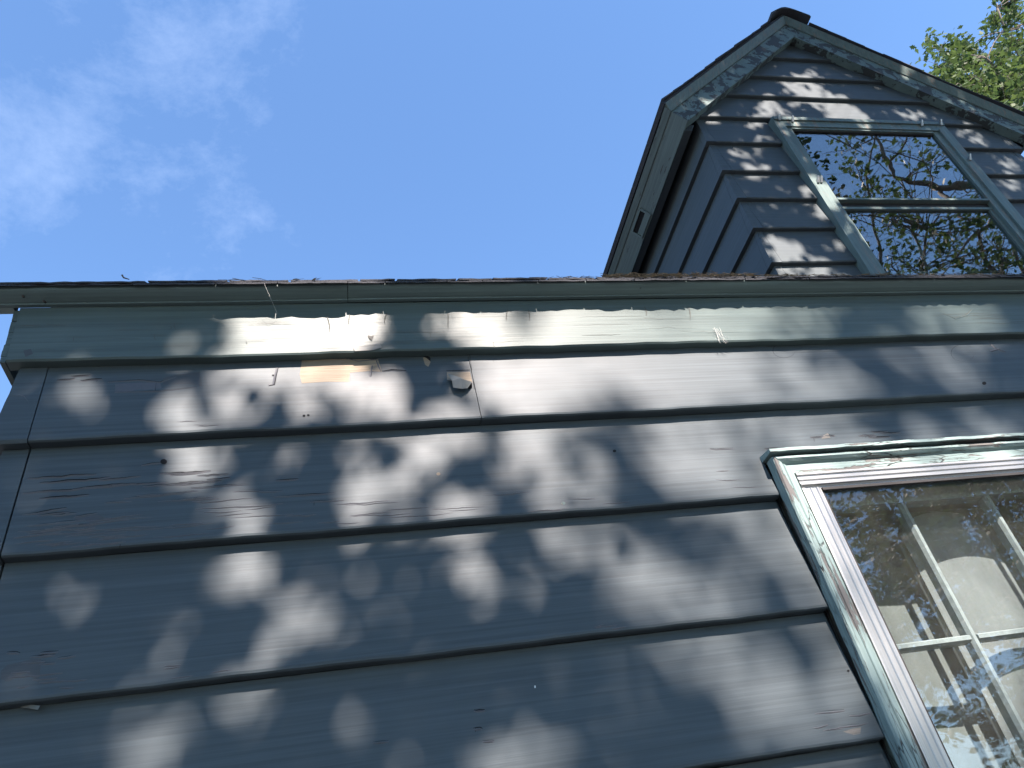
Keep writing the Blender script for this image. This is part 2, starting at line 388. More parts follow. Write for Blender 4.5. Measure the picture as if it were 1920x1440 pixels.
# bed moulding between frieze and roof edge, in two lengths
CR = [(1.3945, 2.8578), (1.3852, 2.8578), (1.3840, 2.8592), (1.3840, 2.8612), (1.3790, 2.8622), (1.3700, 2.8650), (1.3610, 2.8692), (1.3560, 2.8725), (1.3535, 2.8752), (1.3535, 2.8835), (1.3945, 2.8835)]
jx = on_y(652, 550, 1.37)[0]
def cr_wob(t, i, p):
    x = p[0]; p[2] += .0012 * math.sin(x * 2.1 + .5) + .0005 * math.sin(x * 8); return p
part(MB().prism_x(CR, -.86, jx - .0007, 40, cr_wob).build('crown_moulding', m_crown))
part(MB().prism_x([(y - .0008, z) for y, z in CR], jx + .0007, XR + .2, 90, cr_wob).build('crown_moulding', m_crown))
q = MB().prism_x([(1.395, 2.8592), (1.395, 2.8825), (1.42, 2.893), (1.42, 2.8640)], -.86, -.655); part(q.build('eave_return_soffit', m_crown))

# main roof: deck plus shingle courses
PITCH = .78
RY0, RZ0 = 1.352, 2.884
def roof_z(y): return RZ0 + (y - RY0) * PITCH
RIDGE_Y = 6.0
rf = MB()
rf.loft([(-.655, RY0, RZ0), (-.655, RIDGE_Y, roof_z(RIDGE_Y)), (-.655, RIDGE_Y, roof_z(RIDGE_Y) - .05), (-.655, RY0 + .03, RZ0 - .0005)],
        [(XR + .2, RY0, RZ0), (XR + .2, RIDGE_Y, roof_z(RIDGE_Y)), (XR + .2, RIDGE_Y, roof_z(RIDGE_Y) - .05), (XR + .2, RY0 + .03, RZ0 - .0005)])
bz = roof_z(RIDGE_Y) - (YB + .15 - RIDGE_Y) * PITCH
rf.loft([(-.655, RIDGE_Y, roof_z(RIDGE_Y)), (-.655, YB + .15, bz), (-.655, YB + .15, bz - .05), (-.655, RIDGE_Y, roof_z(RIDGE_Y) - .05)],
        [(XR + .2, RIDGE_Y, roof_z(RIDGE_Y)), (XR + .2, YB + .15, bz), (XR + .2, YB + .15, bz - .05), (XR + .2, RIDGE_Y, roof_z(RIDGE_Y) - .05)])
roof = part(rf.build('roof', m_deck))
# gable end walls close the attic
for x0, x1 in ((CORNER + .04, CORNER + .12), (XR - .1, XR)):
    P = [(D + .1, 2.862), (YB, 2.862), (YB, bz + .06), (RIDGE_Y, roof_z(RIDGE_Y) - .055), (D + .1, roof_z(D + .1) - .05)]
    part(MB().prism_x(P, x0, x1).build('gable_end_wall', m_siding))

def shingle(x0, x1, y0, length, zoff, th, seed):
    """one tab lying on the slope, its butt edge worn uneven"""
    rr = random.Random(seed); n = max(3, int((x1 - x0) / .016)); v = []; f = []
    for j in range(n + 1):
        x = x0 + (x1 - x0) * j / n; jj = (rr.random() - .5) * .0045; lift = (rr.random() - .4) * .0018
        yy = y0 + jj; zb = roof_z(yy) + zoff + lift; yt = y0 + length; zt = roof_z(yt) + zoff * .4
        v += [(x, yy, zb), (x, yy - .0005, zb + th * (.85 + .3 * rr.random())), (x, yt, zt + th), (x, yt, zt)]
    for j in range(n):
        a = 4 * j
        for k in range(4): f.append((a + k, a + (k + 1) % 4, a + 4 + (k + 1) % 4, a + 4 + k))
    f.append((3, 2, 1, 0)); a = 4 * n; f.append((a, a + 1, a + 2, a + 3))
    o = mesh_obj('shingle', v, f, m_shingle, roof); return o
# starter strip then two courses; the tab joints along the eave follow the photograph's
edges_px = [250, 404, 520, 652, 722, 838, 905, 1010, 1100, 1190, 1290, 1400, 1520, 1640, 1760, 1880]
xs = [-.87, -.78] + [float(on_y(u, 527, 1.345)[0]) for u in edges_px]
while xs[-1] < XR + .2: xs.append(xs[-1] + .16 + .05 * random.random())
k = 0
for a, b in zip(xs[:-1], xs[1:]):
    shingle(a + .001, b - .001, 1.344 + .004 * random.random() - .002, .30, -.0035, .0050, k)
    k += 1
    sag = (k * 7 % 3) * .0012
    shingle(a + .03, b + .027 - .003 * (k % 2), 1.345 + .005 * random.random() - (.003 if k % 3 == 0 else 0), .30, .0030 + sag, .0044, 500 + k); k += 1
x = -.87
for c in range(1, 6):
    x = -.66 + .07 * (c % 2)
    while x < XR + .2:
        wd = .15 + .03 * random.random(); shingle(x, x + wd - .004, 1.345 + .135 * c + random.random() * .006, .27, .010, .004, int(x * 1000) + c); x += wd

# ------------------------------------------------------------------ front window
win = part(MB().box(WX0 + .02, OX0, 1.395, 1.56, OZ0, OZ1 + .01).box(OX1, WX1 - .02, 1.395, 1.56, OZ0, OZ1 + .01)
           .box(WX0 + .02, WX1 - .02, 1.395, 1.56, OZ1 + .01, OZ1 + .04).box(WX0 + .02, WX1 - .02, 1.395, 1.56, OZ0 - .03, OZ0).build('window', m_casing_v))
CY = 1.371
ST = .040
def wv(seed, amp=.0006): return waver(amp, 30, seed, (0, 1), 0)
def side_casing(xo, s, seed):
    # moulded upright: flat, quirk, inner bead; s=+1 left, -1 right
    prof = [(0, .030), (0, .004), (.003, .0), (.016, .0), (.018, .0025), (.020, .0), (.031, .0005), (.034, .004), (.0385, .006), (.0385, .030)]
    A = [(xo + s * a, CY + b, WZ0) for a, b in prof]; B = [(xo + s * a, CY + b, (WZ1 - .004) - .0 - (a / .0385) * .043) for a, b in prof]
    MB().loft(A, B, 60, waver(.0005, 40, seed, (0, 1, 2), 0)).build('side_casing', m_casing_v, win)
side_casing(WX0, 1, 3); side_casing(WX1, -1, 4)
prof = [(.034, 0), (.006, 0), (.0, -.004), (-.001, -.010), (.004, -.016), (.010, -.019), (.012, -.021), (.010, -.023), (.010, -.044), (.034, -.044)]
A = [(WX0 + .001 - (b / .044) * .0385, CY + a, WZ1 - .002 + b) for a, b in prof]; B = [(WX1 - .001 + (b / .044) * .0385, CY + a, WZ1 - .002 + b) for a, b in prof]
MB().loft(A, B, 50, waver(.0004, 30, 8, (4, 5, 6, 7), 2)).build('head_casing', m_casing_h, win)
MB().loft([(WX0 - .006, 1.362, 2.3475), (WX0 - .006, 1.42, 2.3475), (WX0 - .006, 1.42, 2.3650), (WX0 - .006, 1.3625, 2.3555)],
          [(WX1 + .006, 1.362, 2.3475), (WX1 + .006, 1.42, 2.3475), (WX1 + .006, 1.42, 2.3650), (WX1 + .006, 1.3625, 2.3555)], 60, waver(.0007, 40, 12, (0, 3), 2)).build('drip_cap', m_casing_h, win)
MB().box(WX0 - .02, WX1 + .02, 1.33, 1.50, .82, .858).build('window_sill', m_casing_h, win)
# storm window: ribbed aluminium frame around one pane
SX0, SX1, SZ0, SZ1 = 1.0075, 1.8145, .90, 2.2945
IX0, IX1, IZ1 = 1.056, 1.766, 2.2565
prof = [(.0, .016), (.0, .001), (.004, .0), (.007, .0), (.009, .003), (.019, .003), (.021, .0005), (.023, .0005), (.025, .003), (.034, .003), (.036, .0), (.039, .0), (.041, .004), (.0455, .006), (.0485, .006), (.0485, .016)]
for xo, s in ((SX0, 1), (SX1, -1)):
    A = [(xo + s * a, CY + .002 + b, SZ0) for a, b in prof]; B = [(xo + s * a, CY + .002 + b, SZ1 - .0385) for a, b in prof]
    MB().loft(A, B).build('storm_frame_upright', m_alu, win)
sc = .038 / .0485
A = [(SX0 + .001, CY + .0015 + b, SZ1 - a * sc) for a, b in prof]; B = [(SX1 - .001, CY + .0015 + b, SZ1 - a * sc) for a, b in prof]
MB().loft(A, B).build('storm_frame_rail', m_alu_h, win)
MB().box(SX0, SX1, CY + .002, CY + .018, SZ0 - .03, SZ0).build('storm_frame_rail', m_alu_h, win)
MB().box(IX0, IX1, CY + .006, CY + .018, 1.555, 1.585).build('storm_frame_rail', m_alu_h, win)
q = MB(); q.box(IX0 + .001, IX1 - .001, CY + .004, CY + .012, IZ1 - .0075, IZ1 - .001); q.box(IX0, IX0 + .004, CY + .009, CY + .0125, SZ0 + .001, IZ1 - .008)
q.build('gasket_and_gap_shadow', m_rubber_shadow, win)
MB().box(IX0 + .0005, IX1 - .0005, CY + .0125, CY + .0145, 1.586, IZ1 - .001).build('storm_glass', m_storm_glass, win)
MB().box(IX0 + .0005, IX1 - .0005, CY + .0125, CY + .0145, SZ0 + .001, 1.554).build('storm_glass', m_storm_glass, win)
# six-over-six sash behind it
GX = [1.066, 1.284, 1.302, 1.519, 1.537, 1.755]
GZ = [(2.235, 1.923), (1.907, 1.598)]
sa = MB(); sa.box(1.021, 1.066, 1.438, 1.472, 1.56, 2.284); sa.box(1.755, 1.801, 1.438, 1.472, 1.56, 2.284)
sa.box(1.066, 1.755, 1.438, 1.472, 2.235, 2.284); sa.box(1.066, 1.755, 1.438, 1.472, 1.56, 1.598); sash = sa.build('sash', m_sash, win)
sa = MB(); sa.box(1.021, 1.066, 1.474, 1.506, .921, 1.592); sa.box(1.755, 1.801, 1.474, 1.506, .921, 1.592); sa.box(1.066, 1.755, 1.474, 1.506, 1.56, 1.592); sa.box(1.066, 1.755, 1.474, 1.506, .921, .98)
sa.build('sash', m_sash, win)
def muntin_v(x0, x1, z0, z1, y0):
    xm = (x0 + x1) / 2
    A = [(x0, y0 + .008), (x0 + .005, y0), (x1 - .005, y0), (x1, y0 + .008), (x1 - .002, y0 + .030), (x0 + .002, y0 + .030)]
    return MB().loft([(a, b, z0) for a, b in A], [(a, b, z1) for a, b in A])
for a, b in ((GX[1], GX[2]), (GX[3], GX[4])):
    for z1, z0 in GZ: muntin_v(a, b, z0 - .008 if z0 == 1.923 else z0, z1 + (.008 if z1 == 1.907 else 0), 1.440).build('muntin', m_sash, win)
    muntin_v(a, b, .98, 1.56, 1.476).build('muntin', m_sash, win)
for a, b in ((GX[0], GX[1]), (GX[2], GX[3]), (GX[4], GX[5])):
    A = [(1.448, 1.907), (1.440, 1.911), (1.440, 1.919), (1.448, 1.923), (1.470, 1.921), (1.470, 1.909)]
    MB().prism_x(A, a + .0005, b - .0005).build('muntin', m_sash, win)
    for z1, z0 in GZ: MB().box(a + .0004, b - .0004, 1.4495, 1.4515, z0 + .0004, z1 - .0004).build('pane', m_pane, win)
    MB().box(a, b, 1.486, 1.488, .981, 1.559).build('pane', m_pane, win)

# things standing inside behind the glass
q = MB(); NS = 40
def shp(x): return .004 * math.sin(x * 9) + .002 * math.sin(x * 31)
v = []; f = []
for j in range(NS + 1):
    xx = 1.025 + (1.797 - 1.025) * j / NS
    v += [(xx, 1.565 + shp(xx), .95), (xx, 1.565 + shp(xx), 2.27), (xx, 1.567 + shp(xx), 2.27), (xx, 1.567 + shp(xx), .95)]
for j in range(NS):
    a = 4 * j
    for k2 in range(4): f.append((a + k2, a + (k2 + 1) % 4, a + 4 + (k2 + 1) % 4, a + 4 + k2))
o = mesh_obj('window_shade', v, f, m_shade, None, True)
tag(o, 'plain pale cloth shade hanging inside the lower window behind its muntins', 'shade')
def arch_panel(cx, wd, ztop, zbot, y, bulge):
    v = []; f = []; nu, nw = 24, 30
    for j in range(nw + 1):
        for i in range(nu + 1):
            s = -1 + 2 * i / nu
            zt = ztop - .062 * (1 - math.sqrt(max(0, 1 - abs(s) ** 2.3)))
            z = zbot + (zt - zbot) * j / nw
            v.append((cx + s * wd / 2, y - bulge * (1 - s * s) * (.5 + .5 * min(1, (1 - j / nw) * 6)), z))
    k2 = len(v)
    for p in list(v): v.append((p[0], y + .02, p[2]))
    for j in range(nw):
        for i in range(nu):
            a = j * (nu + 1) + i; f.append((a, a + 1, a + nu + 2, a + nu + 1)); b = a + k2; f.append((b + nu + 1, b + nu + 2, b + 1, b))
    def rim(a, b): f.append((a, b, b + k2, a + k2))
    for i in range(nu): rim(nw * (nu + 1) + i, nw * (nu + 1) + i + 1); rim(i + 1, i)
    for j in range(nw): rim(j * (nu + 1) + nu, (j + 1) * (nu + 1) + nu); rim((j + 1) * (nu + 1), j * (nu + 1))
    return mesh_obj('arched_panel', v, f, m_arch, None, True)
tag(arch_panel(1.425, .235, 2.235, .95, 1.515, .022), 'pale round-topped panel standing behind the middle panes of the lower window', 'panel')

# ------------------------------------------------------------------ dormer
DY = 2.50; XC = 3.315; TILT = .016; DL, DR = 2.232, 4.50
def tl(p): return (p[0], p[1], p[2] + TILT * (p[0] - DL))
def dwob(t, i, p): return list(tl(p))
DB = [6.208, 5.958, 5.72, 5.469, 5.208, 4.935, 4.69, 4.443, 4.179, 3.93, 3.68]
RK = .915
APZ = 6.435 - TILT * (XC - DL)                 # siding apex, before the sag
def rake_z(x): return APZ - RK * abs(x - XC)
DT = .025
bm_ = MB()
def dormer_end(z): return z
bm_.prism_x([(DY + .045, 3.55), (5.6, 3.55), (5.6, 5.2), (DY + .045, 5.2)], DL + .04, DL + .10, 1, dwob)
bm_.prism_x([(DY + .045, 3.55), (5.6, 3.55), (5.6, 5.2), (DY + .045, 5.2)], DR - .10, DR - .04, 1, dwob)
DWX0, DWX1, DWZ0, DWZ1 = 2.735, 3.985, 3.93, 5.43
bm_.box(DL + .10, DWX0 + .03, DY + .045, DY + .1, 3.55, 5.2); bm_.box(DWX1 - .03, DR - .10, DY + .045, DY + .1, 3.55, 5.2)
A = [(DL + .16, 5.2), (DR - .16, 5.2), (XC, 6.33)]
bm_.loft([tl((a, DY + .045, b + .21 * (k == 9))) for k, (a, b) in enumerate(A)], [tl((a, DY + .1, b)) for a, b in A])
dormer = part(bm_.build('dormer', m_sheath))
for i, b in enumerate(DB):
    t = (DB[i - 1] if i else 6.45) - .0012
    hgt = (DB[i - 1] if i else 6.46) - b
    def fy(z): return DY + DT * (z - b) / hgt
    gable = b > 5.3
    segs = []
    if gable:
        xl0, xl1 = XC - (APZ - b) / RK - .02, XC - max(0, (APZ - t)) / RK - .02
        xr0, xr1 = XC + (APZ - b) / RK + .02, XC + max(0, (APZ - t)) / RK + .02
        segs = [((xl0, xr0), (xl1, xr1))]
    else:
        c0, c1 = DL + .062, DR - .062
        if t > DWZ0: segs = [((c0, DWX0 - .001), (c0, DWX0 - .001)), ((DWX1 + .001, c1), (DWX1 + .001, c1))]
        else: segs = [((c0, c1), (c0, c1))]
    for (a0, a1), (u0, u1) in segs:
        def sec(xb, xt): return [(xb, DY + .004, b), (xb, DY, b + .006), (xt, fy(t), t), (xt, DY + .04, t), (xb, DY + .04, b)]
        MB().loft(sec(a0, u0), sec(a1, u1), 30, lambda tt, ii, p, s=waver(.0010, 20, i * 3 + int(a0 * 7), (0, 1, 4)): list(tl(s(tt, ii, p)))).build('siding_board', m_dormer_siding, dormer)
    if not gable:
        for s, xo in ((1, DL), (-1, DR)):
            # mitred corner piece, then the side wall's board
            A = [(xo, DY - .001, b), (xo + s * .060, DY - .001, b), (xo + s * .06, DY + .04, b), (xo, DY + .05, b)]
            B = [(xo + s * DT, fy(t) - .001, t), (xo + s * .060, fy(t) - .001, t), (xo + s * .06, DY + .04, t), (xo + s * DT, DY + .05, t)]
            MB().loft(A, B, 4, dwob).build('corner_piece', m_dormer_siding, dormer)
            y1 = 5.4
            A = [(xo + .0005 * s, DY + .052, b), (xo + s * .036, DY + .052, b), (xo + s * .036, DY + .052, t), (xo + s * DT, DY + .052, t)]
            B = [(p[0], y1, p[2]) for p in A]
            MB().loft(A, B, 12, lambda tt, ii, p, w_=waver(.0008, 14, i * 5 + s, (0, 1)): list(tl(w_(tt, ii, p)))).build('siding_board', m_dormer_siding, dormer)

# rake boards, rake mouldings, roof slopes
LEN_END = XC - 2.15
def rake_poly(off, y, s, z_end=None):
    pass
def rake_piece(name, o0, o1, y0, y1, mat, lean=0., extra=.0, n=24):
    """strip parallel to the rake between perpendicular offsets o0..o1 above the siding edge, on both slopes"""
    c = math.hypot(1, RK)
    for s in (-1, 1):
        nx, nz = s * RK / c, 1 / c                 # outward normal of the slope
        dx, dz = s * 1 / c, -RK / c                # down the slope
        Ld = 1.59 + extra + (.125 if s > 0 else 0)
        def P(o, d, y):
            # mitred at the apex
            a = XC + nx * o + dx * d; b2 = APZ + nz * o + dz * d
            return (a, y, b2)
        def apex(o, y): return (XC + s * .0007, y, APZ + o * c)
        A = [apex(o0, y0), apex(o1, y0 - lean), apex(o1, y1), apex(o0, y1)]
        B = [P(o0, Ld - .0, y0), P(o1, Ld, y0 - lean), P(o1, Ld, y1), P(o0, Ld, y1)]
        o_ = MB().loft(A, B, n, dwob).build(name, mat); part(o_)
rake_piece('rake_board', 0, .118, 2.455, 2.515, m_rake)
rake_piece('rake_moulding', .119, .168, 2.448, 2.515, m_trim, lean=.030, extra=.006)
c = math.hypot(1, RK)
for s in (-1, 1):
    nx, nz = s * RK / c, 1 / c; dx, dz = s / c, -RK / c
    RX = .125 if s > 0 else 0.
    def Q(o, d, y):
        if d > 1.45: d += RX
        return (XC + nx * o + dx * d, y, APZ + nz * o + dz * d)
    A = [Q(.169, 0, 2.425), Q(.190, 0, 2.425), Q(.190, 1.605, 2.425), Q(.169, 1.605, 2.425)]
    A[0] = (XC, 2.425, APZ + .169 * c); A[1] = (XC, 2.425, APZ + .190 * c)
    B = [(p[0], 6.2, p[2]) for p in A]
    rfd = part(MB().loft(A, B, 1, dwob).build('dormer_roof', m_deck))
    # shingles showing along the rake edge
    d = .03; kk = 0
    while d < 1.56:
        ln = min(.145, 1.612 - d); rr = random.Random(kk * 3 + s)
        y0 = 2.405 + .012 * rr.random(); o0 = .1905 + .002 * rr.random()
        A = [Q(o0 + .003, d, y0), Q(o0 + .008, d, y0), Q(o0 + .014, d + ln, y0 + .004 * rr.random()), Q(o0 + .002, d + ln, y0)]
        B = [(p[0], 2.405 + .32, p[2]) for p in A]
        MB().loft(A, B, 1, dwob).build('shingle', m_shingle, rfd)
        if d > 1.25:
            for q_ in range(1, 9):
                B2 = [(p[0], 2.405 + .33 * q_ - .005, p[2]) for p in A]; B3 = [(p[0], 2.405 + .33 * q_ + .32, p[2]) for p in A]
                MB().loft(B2, B3, 1, dwob).build('shingle', m_shingle, rfd)
        d += ln - .004; kk += 1
    # eave trim along the dormer's side: sloping soffit board and a moulding, square to the roof slope
    A = [Q(.001, 1.592, 2.456), Q(.118, 1.592, 2.456), Q(.118, 1.572, 2.456), Q(.001, 1.572, 2.456)]
    B = [(p[0], 5.6, p[2]) for p in A]
    sof = part(MB().loft(A, B, 1, dwob).build('eave_board', m_eave))
    A = [Q(.119, 1.597, 2.450), Q(.160, 1.603, 2.440), Q(.168, 1.585, 2.44), Q(.119, 1.57, 2.45)]
    B = [(p[0], 5.6, p[2]) for p in A]
    part(MB().loft(A, B, 1, dwob).build('eave_moulding', m_eave))
    A = [Q(-.03, 1.54, 2.53), Q(.0, 1.575, 2.53), Q(.02, 1.50, 2.53), Q(-.01, 1.48, 2.53)]
    B = [(p[0], 5.6, p[2]) for p in A]
    part(MB().loft(A, B, 1, dwob).build('eave_packing', m_dormer_siding))
    if s == -1:     # small square vent set in the eave board
        def V(o, d, y): return tl(Q(o, d, y))
        vb = MB()
        for (oa, ob, ya, yb2) in ((.012, .10, 3.16, 3.175), (.012, .10, 3.355, 3.37), (.012, .022, 3.175, 3.355), (.090, .10, 3.175, 3.355)):
            vb.loft([V(oa, 1.593, ya), V(ob, 1.593, ya), V(ob, 1.601, ya), V(oa, 1.601, ya)], [V(oa, 1.593, yb2), V(ob, 1.593, yb2), V(ob, 1.601, yb2), V(oa, 1.601, yb2)])
        vt = part(vb.build('eave_vent', m_crown))
        MB().loft([V(.023, 1.5935, 3.176), V(.055, 1.5935, 3.176), V(.055, 1.595, 3.176), V(.023, 1.595, 3.176)], [V(.023, 1.5935, 3.354), V(.055, 1.5935, 3.354), V(.055, 1.595, 3.354), V(.023, 1.595, 3.354)]).build('louvre', m_crown, vt)
        MB().loft([V(.0555, 1.5935, 3.176), V(.0895, 1.5935, 3.176), V(.0895, 1.5945, 3.176), V(.0555, 1.5945, 3.176)], [V(.0555, 1.5935, 3.354), V(.0895, 1.5935, 3.354), V(.0895, 1.5945, 3.354), V(.0555, 1.5945, 3.354)]).build('vent_opening', m_slit, vt)
# ridge caps: bent tabs, the front one thick and curled
zr = APZ + .190 * c
for k2, (y0, wd, lift, th) in enumerate([(2.385, .20, .030, .016), (2.50, .19, .014, .008), (2.62, .19, .012, .008), (2.74, .19, .012, .008), (2.86, .19, .012, .008), (2.98, .19, .012, .008)]):
    pr = []
    n = 10
    for j in range(n + 1):
        s = -1 + 2 * j / n; d = abs(s) * wd
        pr.append((XC + s * wd * .78 + (.02 if k2 == 0 else 0), zr + lift - RK * .70 * (math.sqrt(d * d + .003) - .055)))
    lo = [(a, z - th * (1 + .5 * math.sin(a * 40))) for a, z in pr]
    poly = pr + lo[::-1]
    v = [tl((a, y0, z)) for a, z in poly] + [tl((a, y0 + .2, z - .010)) for a, z in poly]; N = len(poly)
    f = [(i2, (i2 + 1) % N, (i2 + 1) % N + N, i2 + N) for i2 in range(N)]
    for j in range(n):
        f.append((j, j + 1, N - 2 - j, N - 1 - j)); f.append((N + N - 1 - j, N + N - 2 - j, N + j + 1, N + j))
    part(mesh_obj('ridge_cap', v, f, m_shingle))

# dormer window
dw = part(MB().box(DWX0 + .02, 2.80, 2.49, 2.60, DWZ0, 5.36).box(3.92, DWX1 - .02, 2.49, 2.60, DWZ0, 5.36).box(DWX0 + .02, DWX1 - .02, 2.49, 2.60, 5.36, 5.40).build('dormer_window', m_trim))
dt_ = lambda tt, ii, p: list(tl(p))
def dbox(name, x0, x1, y0, y1, z0, z1, mat, par=dw, n=1, wob=dt_):
    return MB().loft([(x0, y0, z0), (x0, y1, z0), (x0, y1, z1), (x0, y0, z1)], [(x1, y0, z0), (x1, y1, z0), (x1, y1, z1), (x1, y0, z1)], n, wob).build(name, mat, par)
dbox('side_casing', DWX0, 2.797, 2.470, 2.53, DWZ0, 5.432, m_trim)
dbox('side_casing', 3.915, DWX1, 2.470, 2.53, DWZ0, 5.432, m_trim)
dbox('head_casing', 2.798, 3.914, 2.471, 2.53, 5.345, 5.432, m_trim)
dbox('head_casing_lip', 2.74, 3.98, 2.462, 2.469, 5.40, 5.43, m_trim)
dbox('stop_strip', 2.798, 2.838, 2.482, 2.53, DWZ0, 5.344, m_trim)
dbox('stop_strip', 3.868, 3.914, 2.482, 2.53, DWZ0, 5.344, m_trim)
dbox('stop_strip', 2.8385, 3.8675, 2.478, 2.53, 5.328, 5.3435, m_trim)
dbox('sash_rail', 2.8385, 3.8675, 2.480, 2.525, 4.657, 4.672, m_trim)
dbox('sash_rail', 2.8385, 3.8675, 2.500, 2.54, 4.598, 4.618, m_trim)
dbox('gasket_and_gap_shadow', 2.8385, 3.8675, 2.508, 2.54, 4.6185, 4.6565, m_rubber_shadow)  # shadow in the gap between the rails, set in as a black bar
dbox('gasket_and_gap_shadow', 2.8385, 3.8675, 2.490, 2.53, 5.318, 5.3275, m_rubber_shadow)
dbox('sash_stile', 2.8385, 2.866, 2.503, 2.54, DWZ0, 4.597, m_trim); dbox('sash_stile', 3.842, 3.8675, 2.503, 2.54, DWZ0, 4.597, m_trim)
dbox('pane', 2.8390, 3.8670, 2.496, 2.499, 4.673, 5.3175, m_dormer_glass)
dbox('pane', 2.8665, 3.8415, 2.514, 2.517, DWZ0 + .02, 4.5975, m_dormer_glass)
dbox('sash_rail', 2.84, 3.866, 2.50, 2.54, DWZ0 - .03, DWZ0 + .019, m_trim)
# inner sash bars glimpsed through the glass
dbox('inner_sash_bar', 3.02, 3.05, 2.70, 2.72, 4.0, 4.62, m_sash); dbox('inner_sash_bar', 3.40, 3.43, 2.70, 2.72, 4.0, 4.62, m_sash); dbox('inner_sash_bar', 2.86, 3.85, 2.70, 2.72, 4.28, 4.30, m_sash)
# small storm clips along the head and jambs
for (a, b2) in ((2.775, 5.40), (2.86, 5.385), (3.80, 5.385), (3.955, 5.40), (2.765, 4.79), (2.785, 4.79), (3.95, 5.03)):
    q = MB(); q.loft([tl((a - .008, 2.462, b2 - .004)), tl((a + .008, 2.462, b2 - .004)), tl((a + .008, 2.470, b2 - .004)), tl((a - .008, 2.470, b2 - .004))],
                     [tl((a - .002, 2.440, b2 + .03)), tl((a + .012, 2.444, b2 + .03)), tl((a + .012, 2.4695, b2 + .022)), tl((a - .002, 2.4695, b2 + .022))])
    q.build('storm_clip', m_alu, dw)
# dormer room: dark box behind the glass
q = MB(); q.box(2.36, 4.28, 4.4, 4.45, 3.6, 6.0); q.box(2.36, 4.28, 2.62, 4.39, 3.55, 3.60)
part(q.build('dormer_room_lining', m_room))

# ------------------------------------------------------------------ wear on the front wall: cracks, bare patches, flakes
def wall_pt(u, v, lift=.0004):
    y = D
    for _ in range(4):
        p = on_y(u, v, y); i = course_of(p[2]); y = face_y(i, p[2])
        if i == 0 and p[0] > JX: y -= .0012
    p = on_y(u, v, y); p[1] -= lift; return p
def frieze_pt(u, v, lift=.0012):
    p = on_y(u, v, FY); p[1] -= lift; return p
class Cracks:
    def __init__(s): s.d = MB(); s.l = MB()
    def line(s, px, wpx=2.0, pt=wall_pt, lip=True):
        lh = .0015 if pt is wall_pt else .0004
        """a slit in the paint with the lower lip lifted a little"""
        P = [pt(*p) for p in px]; n = len(P); b = len(s.d.v)
        for j, p in enumerate(P):
            d = P[min(j + 1, n - 1)] - P[max(j - 1, 0)]; d = d / (np.linalg.norm(d) + 1e-9)
            nn = np.array([-d[2], 0, d[0]]); wd = .00068 * wpx * (.25 + .75 * math.sin(math.pi * (j + .35) / (n - .3)))
            s.d.v += [p + nn * wd * .5, p - nn * wd * .5]
            if lip:
                k2 = len(s.l.v); s.l.v += [p - nn * wd * .45 + np.array([0, .0003, 0]), p - nn * (wd * .5 + .0012) + np.array([0, -lh * (.4 + .6 * math.sin(math.pi * j / max(1, n - 1))), 0]), p - nn * (wd * .5 + .0050) + np.array([0, .0003, 0])]
                if j: s.l.f += [(k2 - 3, k2, k2 + 1, k2 - 2), (k2 - 2, k2 + 1, k2 + 2, k2 - 1)]
            if j: s.d.f.append((b + 2 * j - 2, b + 2 * j - 1, b + 2 * j + 1, b + 2 * j))
    def rand(s, u0, v0, u1, v1, n, lmin, lmax, slope, seed, pt=wall_pt):
        rr = random.Random(seed)
        for _ in range(n):
            u = rr.uniform(u0, u1); v = rr.uniform(v0, v1); L_ = rr.uniform(lmin, lmax); pts = []; vv = v
            st = max(4, int(L_ / 9))
            for j in range(st + 1):
                pts.append((u + L_ * j / st, vv + slope * L_ * j / st))
                vv += rr.choice((-1, 0, 0, 0, 1, .5, -.5, 2.5 if rr.random() < .12 else 0))
            if pt is wall_pt:
                zs = [pt(*p)[2] for p in pts]; ci = course_of(zs[0])
                if any(course_of(z) != ci or z < BUTTS[ci] + .009 or z > top_of(ci) - .02 for z in zs): continue
            else:
                if any(not 2.716 < pt(*p)[2] < 2.845 for p in pts): continue
            s.line(pts, rr.uniform(1.8, 4.2) * (1 if pt is wall_pt else .4), pt, pt is wall_pt)
            if rr.random() < .3:
                m_ = rr.choice(pts[1:-1]); h = rr.uniform(5, 15)
                s.line([(m_[0], m_[1]), (m_[0] + rr.uniform(-2, 2), m_[1] + h * .4), (m_[0] + rr.uniform(-3, 3), m_[1] + h * .8)], 1.6, pt, False)
cr = Cracks()
cr.rand(30, 885, 440, 1010, 44, 40, 150, -.075, 1)
cr.rand(20, 960, 250, 1025, 26, 30, 90, -.12, 5)
cr.rand(380, 900, 640, 985, 9, 40, 120, -.07, 2)
cr.rand(640, 925, 1010, 980, 9, 50, 130, -.07, 3)
cr.rand(1050, 915, 1150, 950, 3, 30, 70, -.06, 6)
cr.rand(5, 1222, 120, 1290, 16, 20, 60, -.1, 8)
cr.rand(60, 700, 160, 735, 3, 30, 60, -.05, 9)
cr.rand(1490, 805, 1700, 832, 7, 15, 45, -.05, 10)
cr.rand(1520, 1335, 1630, 1385, 5, 25, 60, -.15, 11)
cr.rand(1440, 1400, 1640, 1430, 4, 40, 100, -.17, 12)
cr.rand(560, 1330, 1100, 1420, 4, 15, 35, -.12, 13)
cr.rand(1330, 835, 1440, 925, 5, 20, 60, -.03, 14)
cr.rand(330, 785, 420, 808, 4, 20, 50, -.05, 16)
cr.rand(300, 1245, 440, 1280, 5, 20, 60, -.13, 17)
cr.rand(1100, 1165, 1260, 1178, 5, 15, 40, -.12, 21)
cr.line([(880, 660), (884, 690), (890, 735), (897, 779)], 1.6, lip=False)
cr.line([(522, 690), (518, 706), (515, 722), (504, 724)], 2.6)
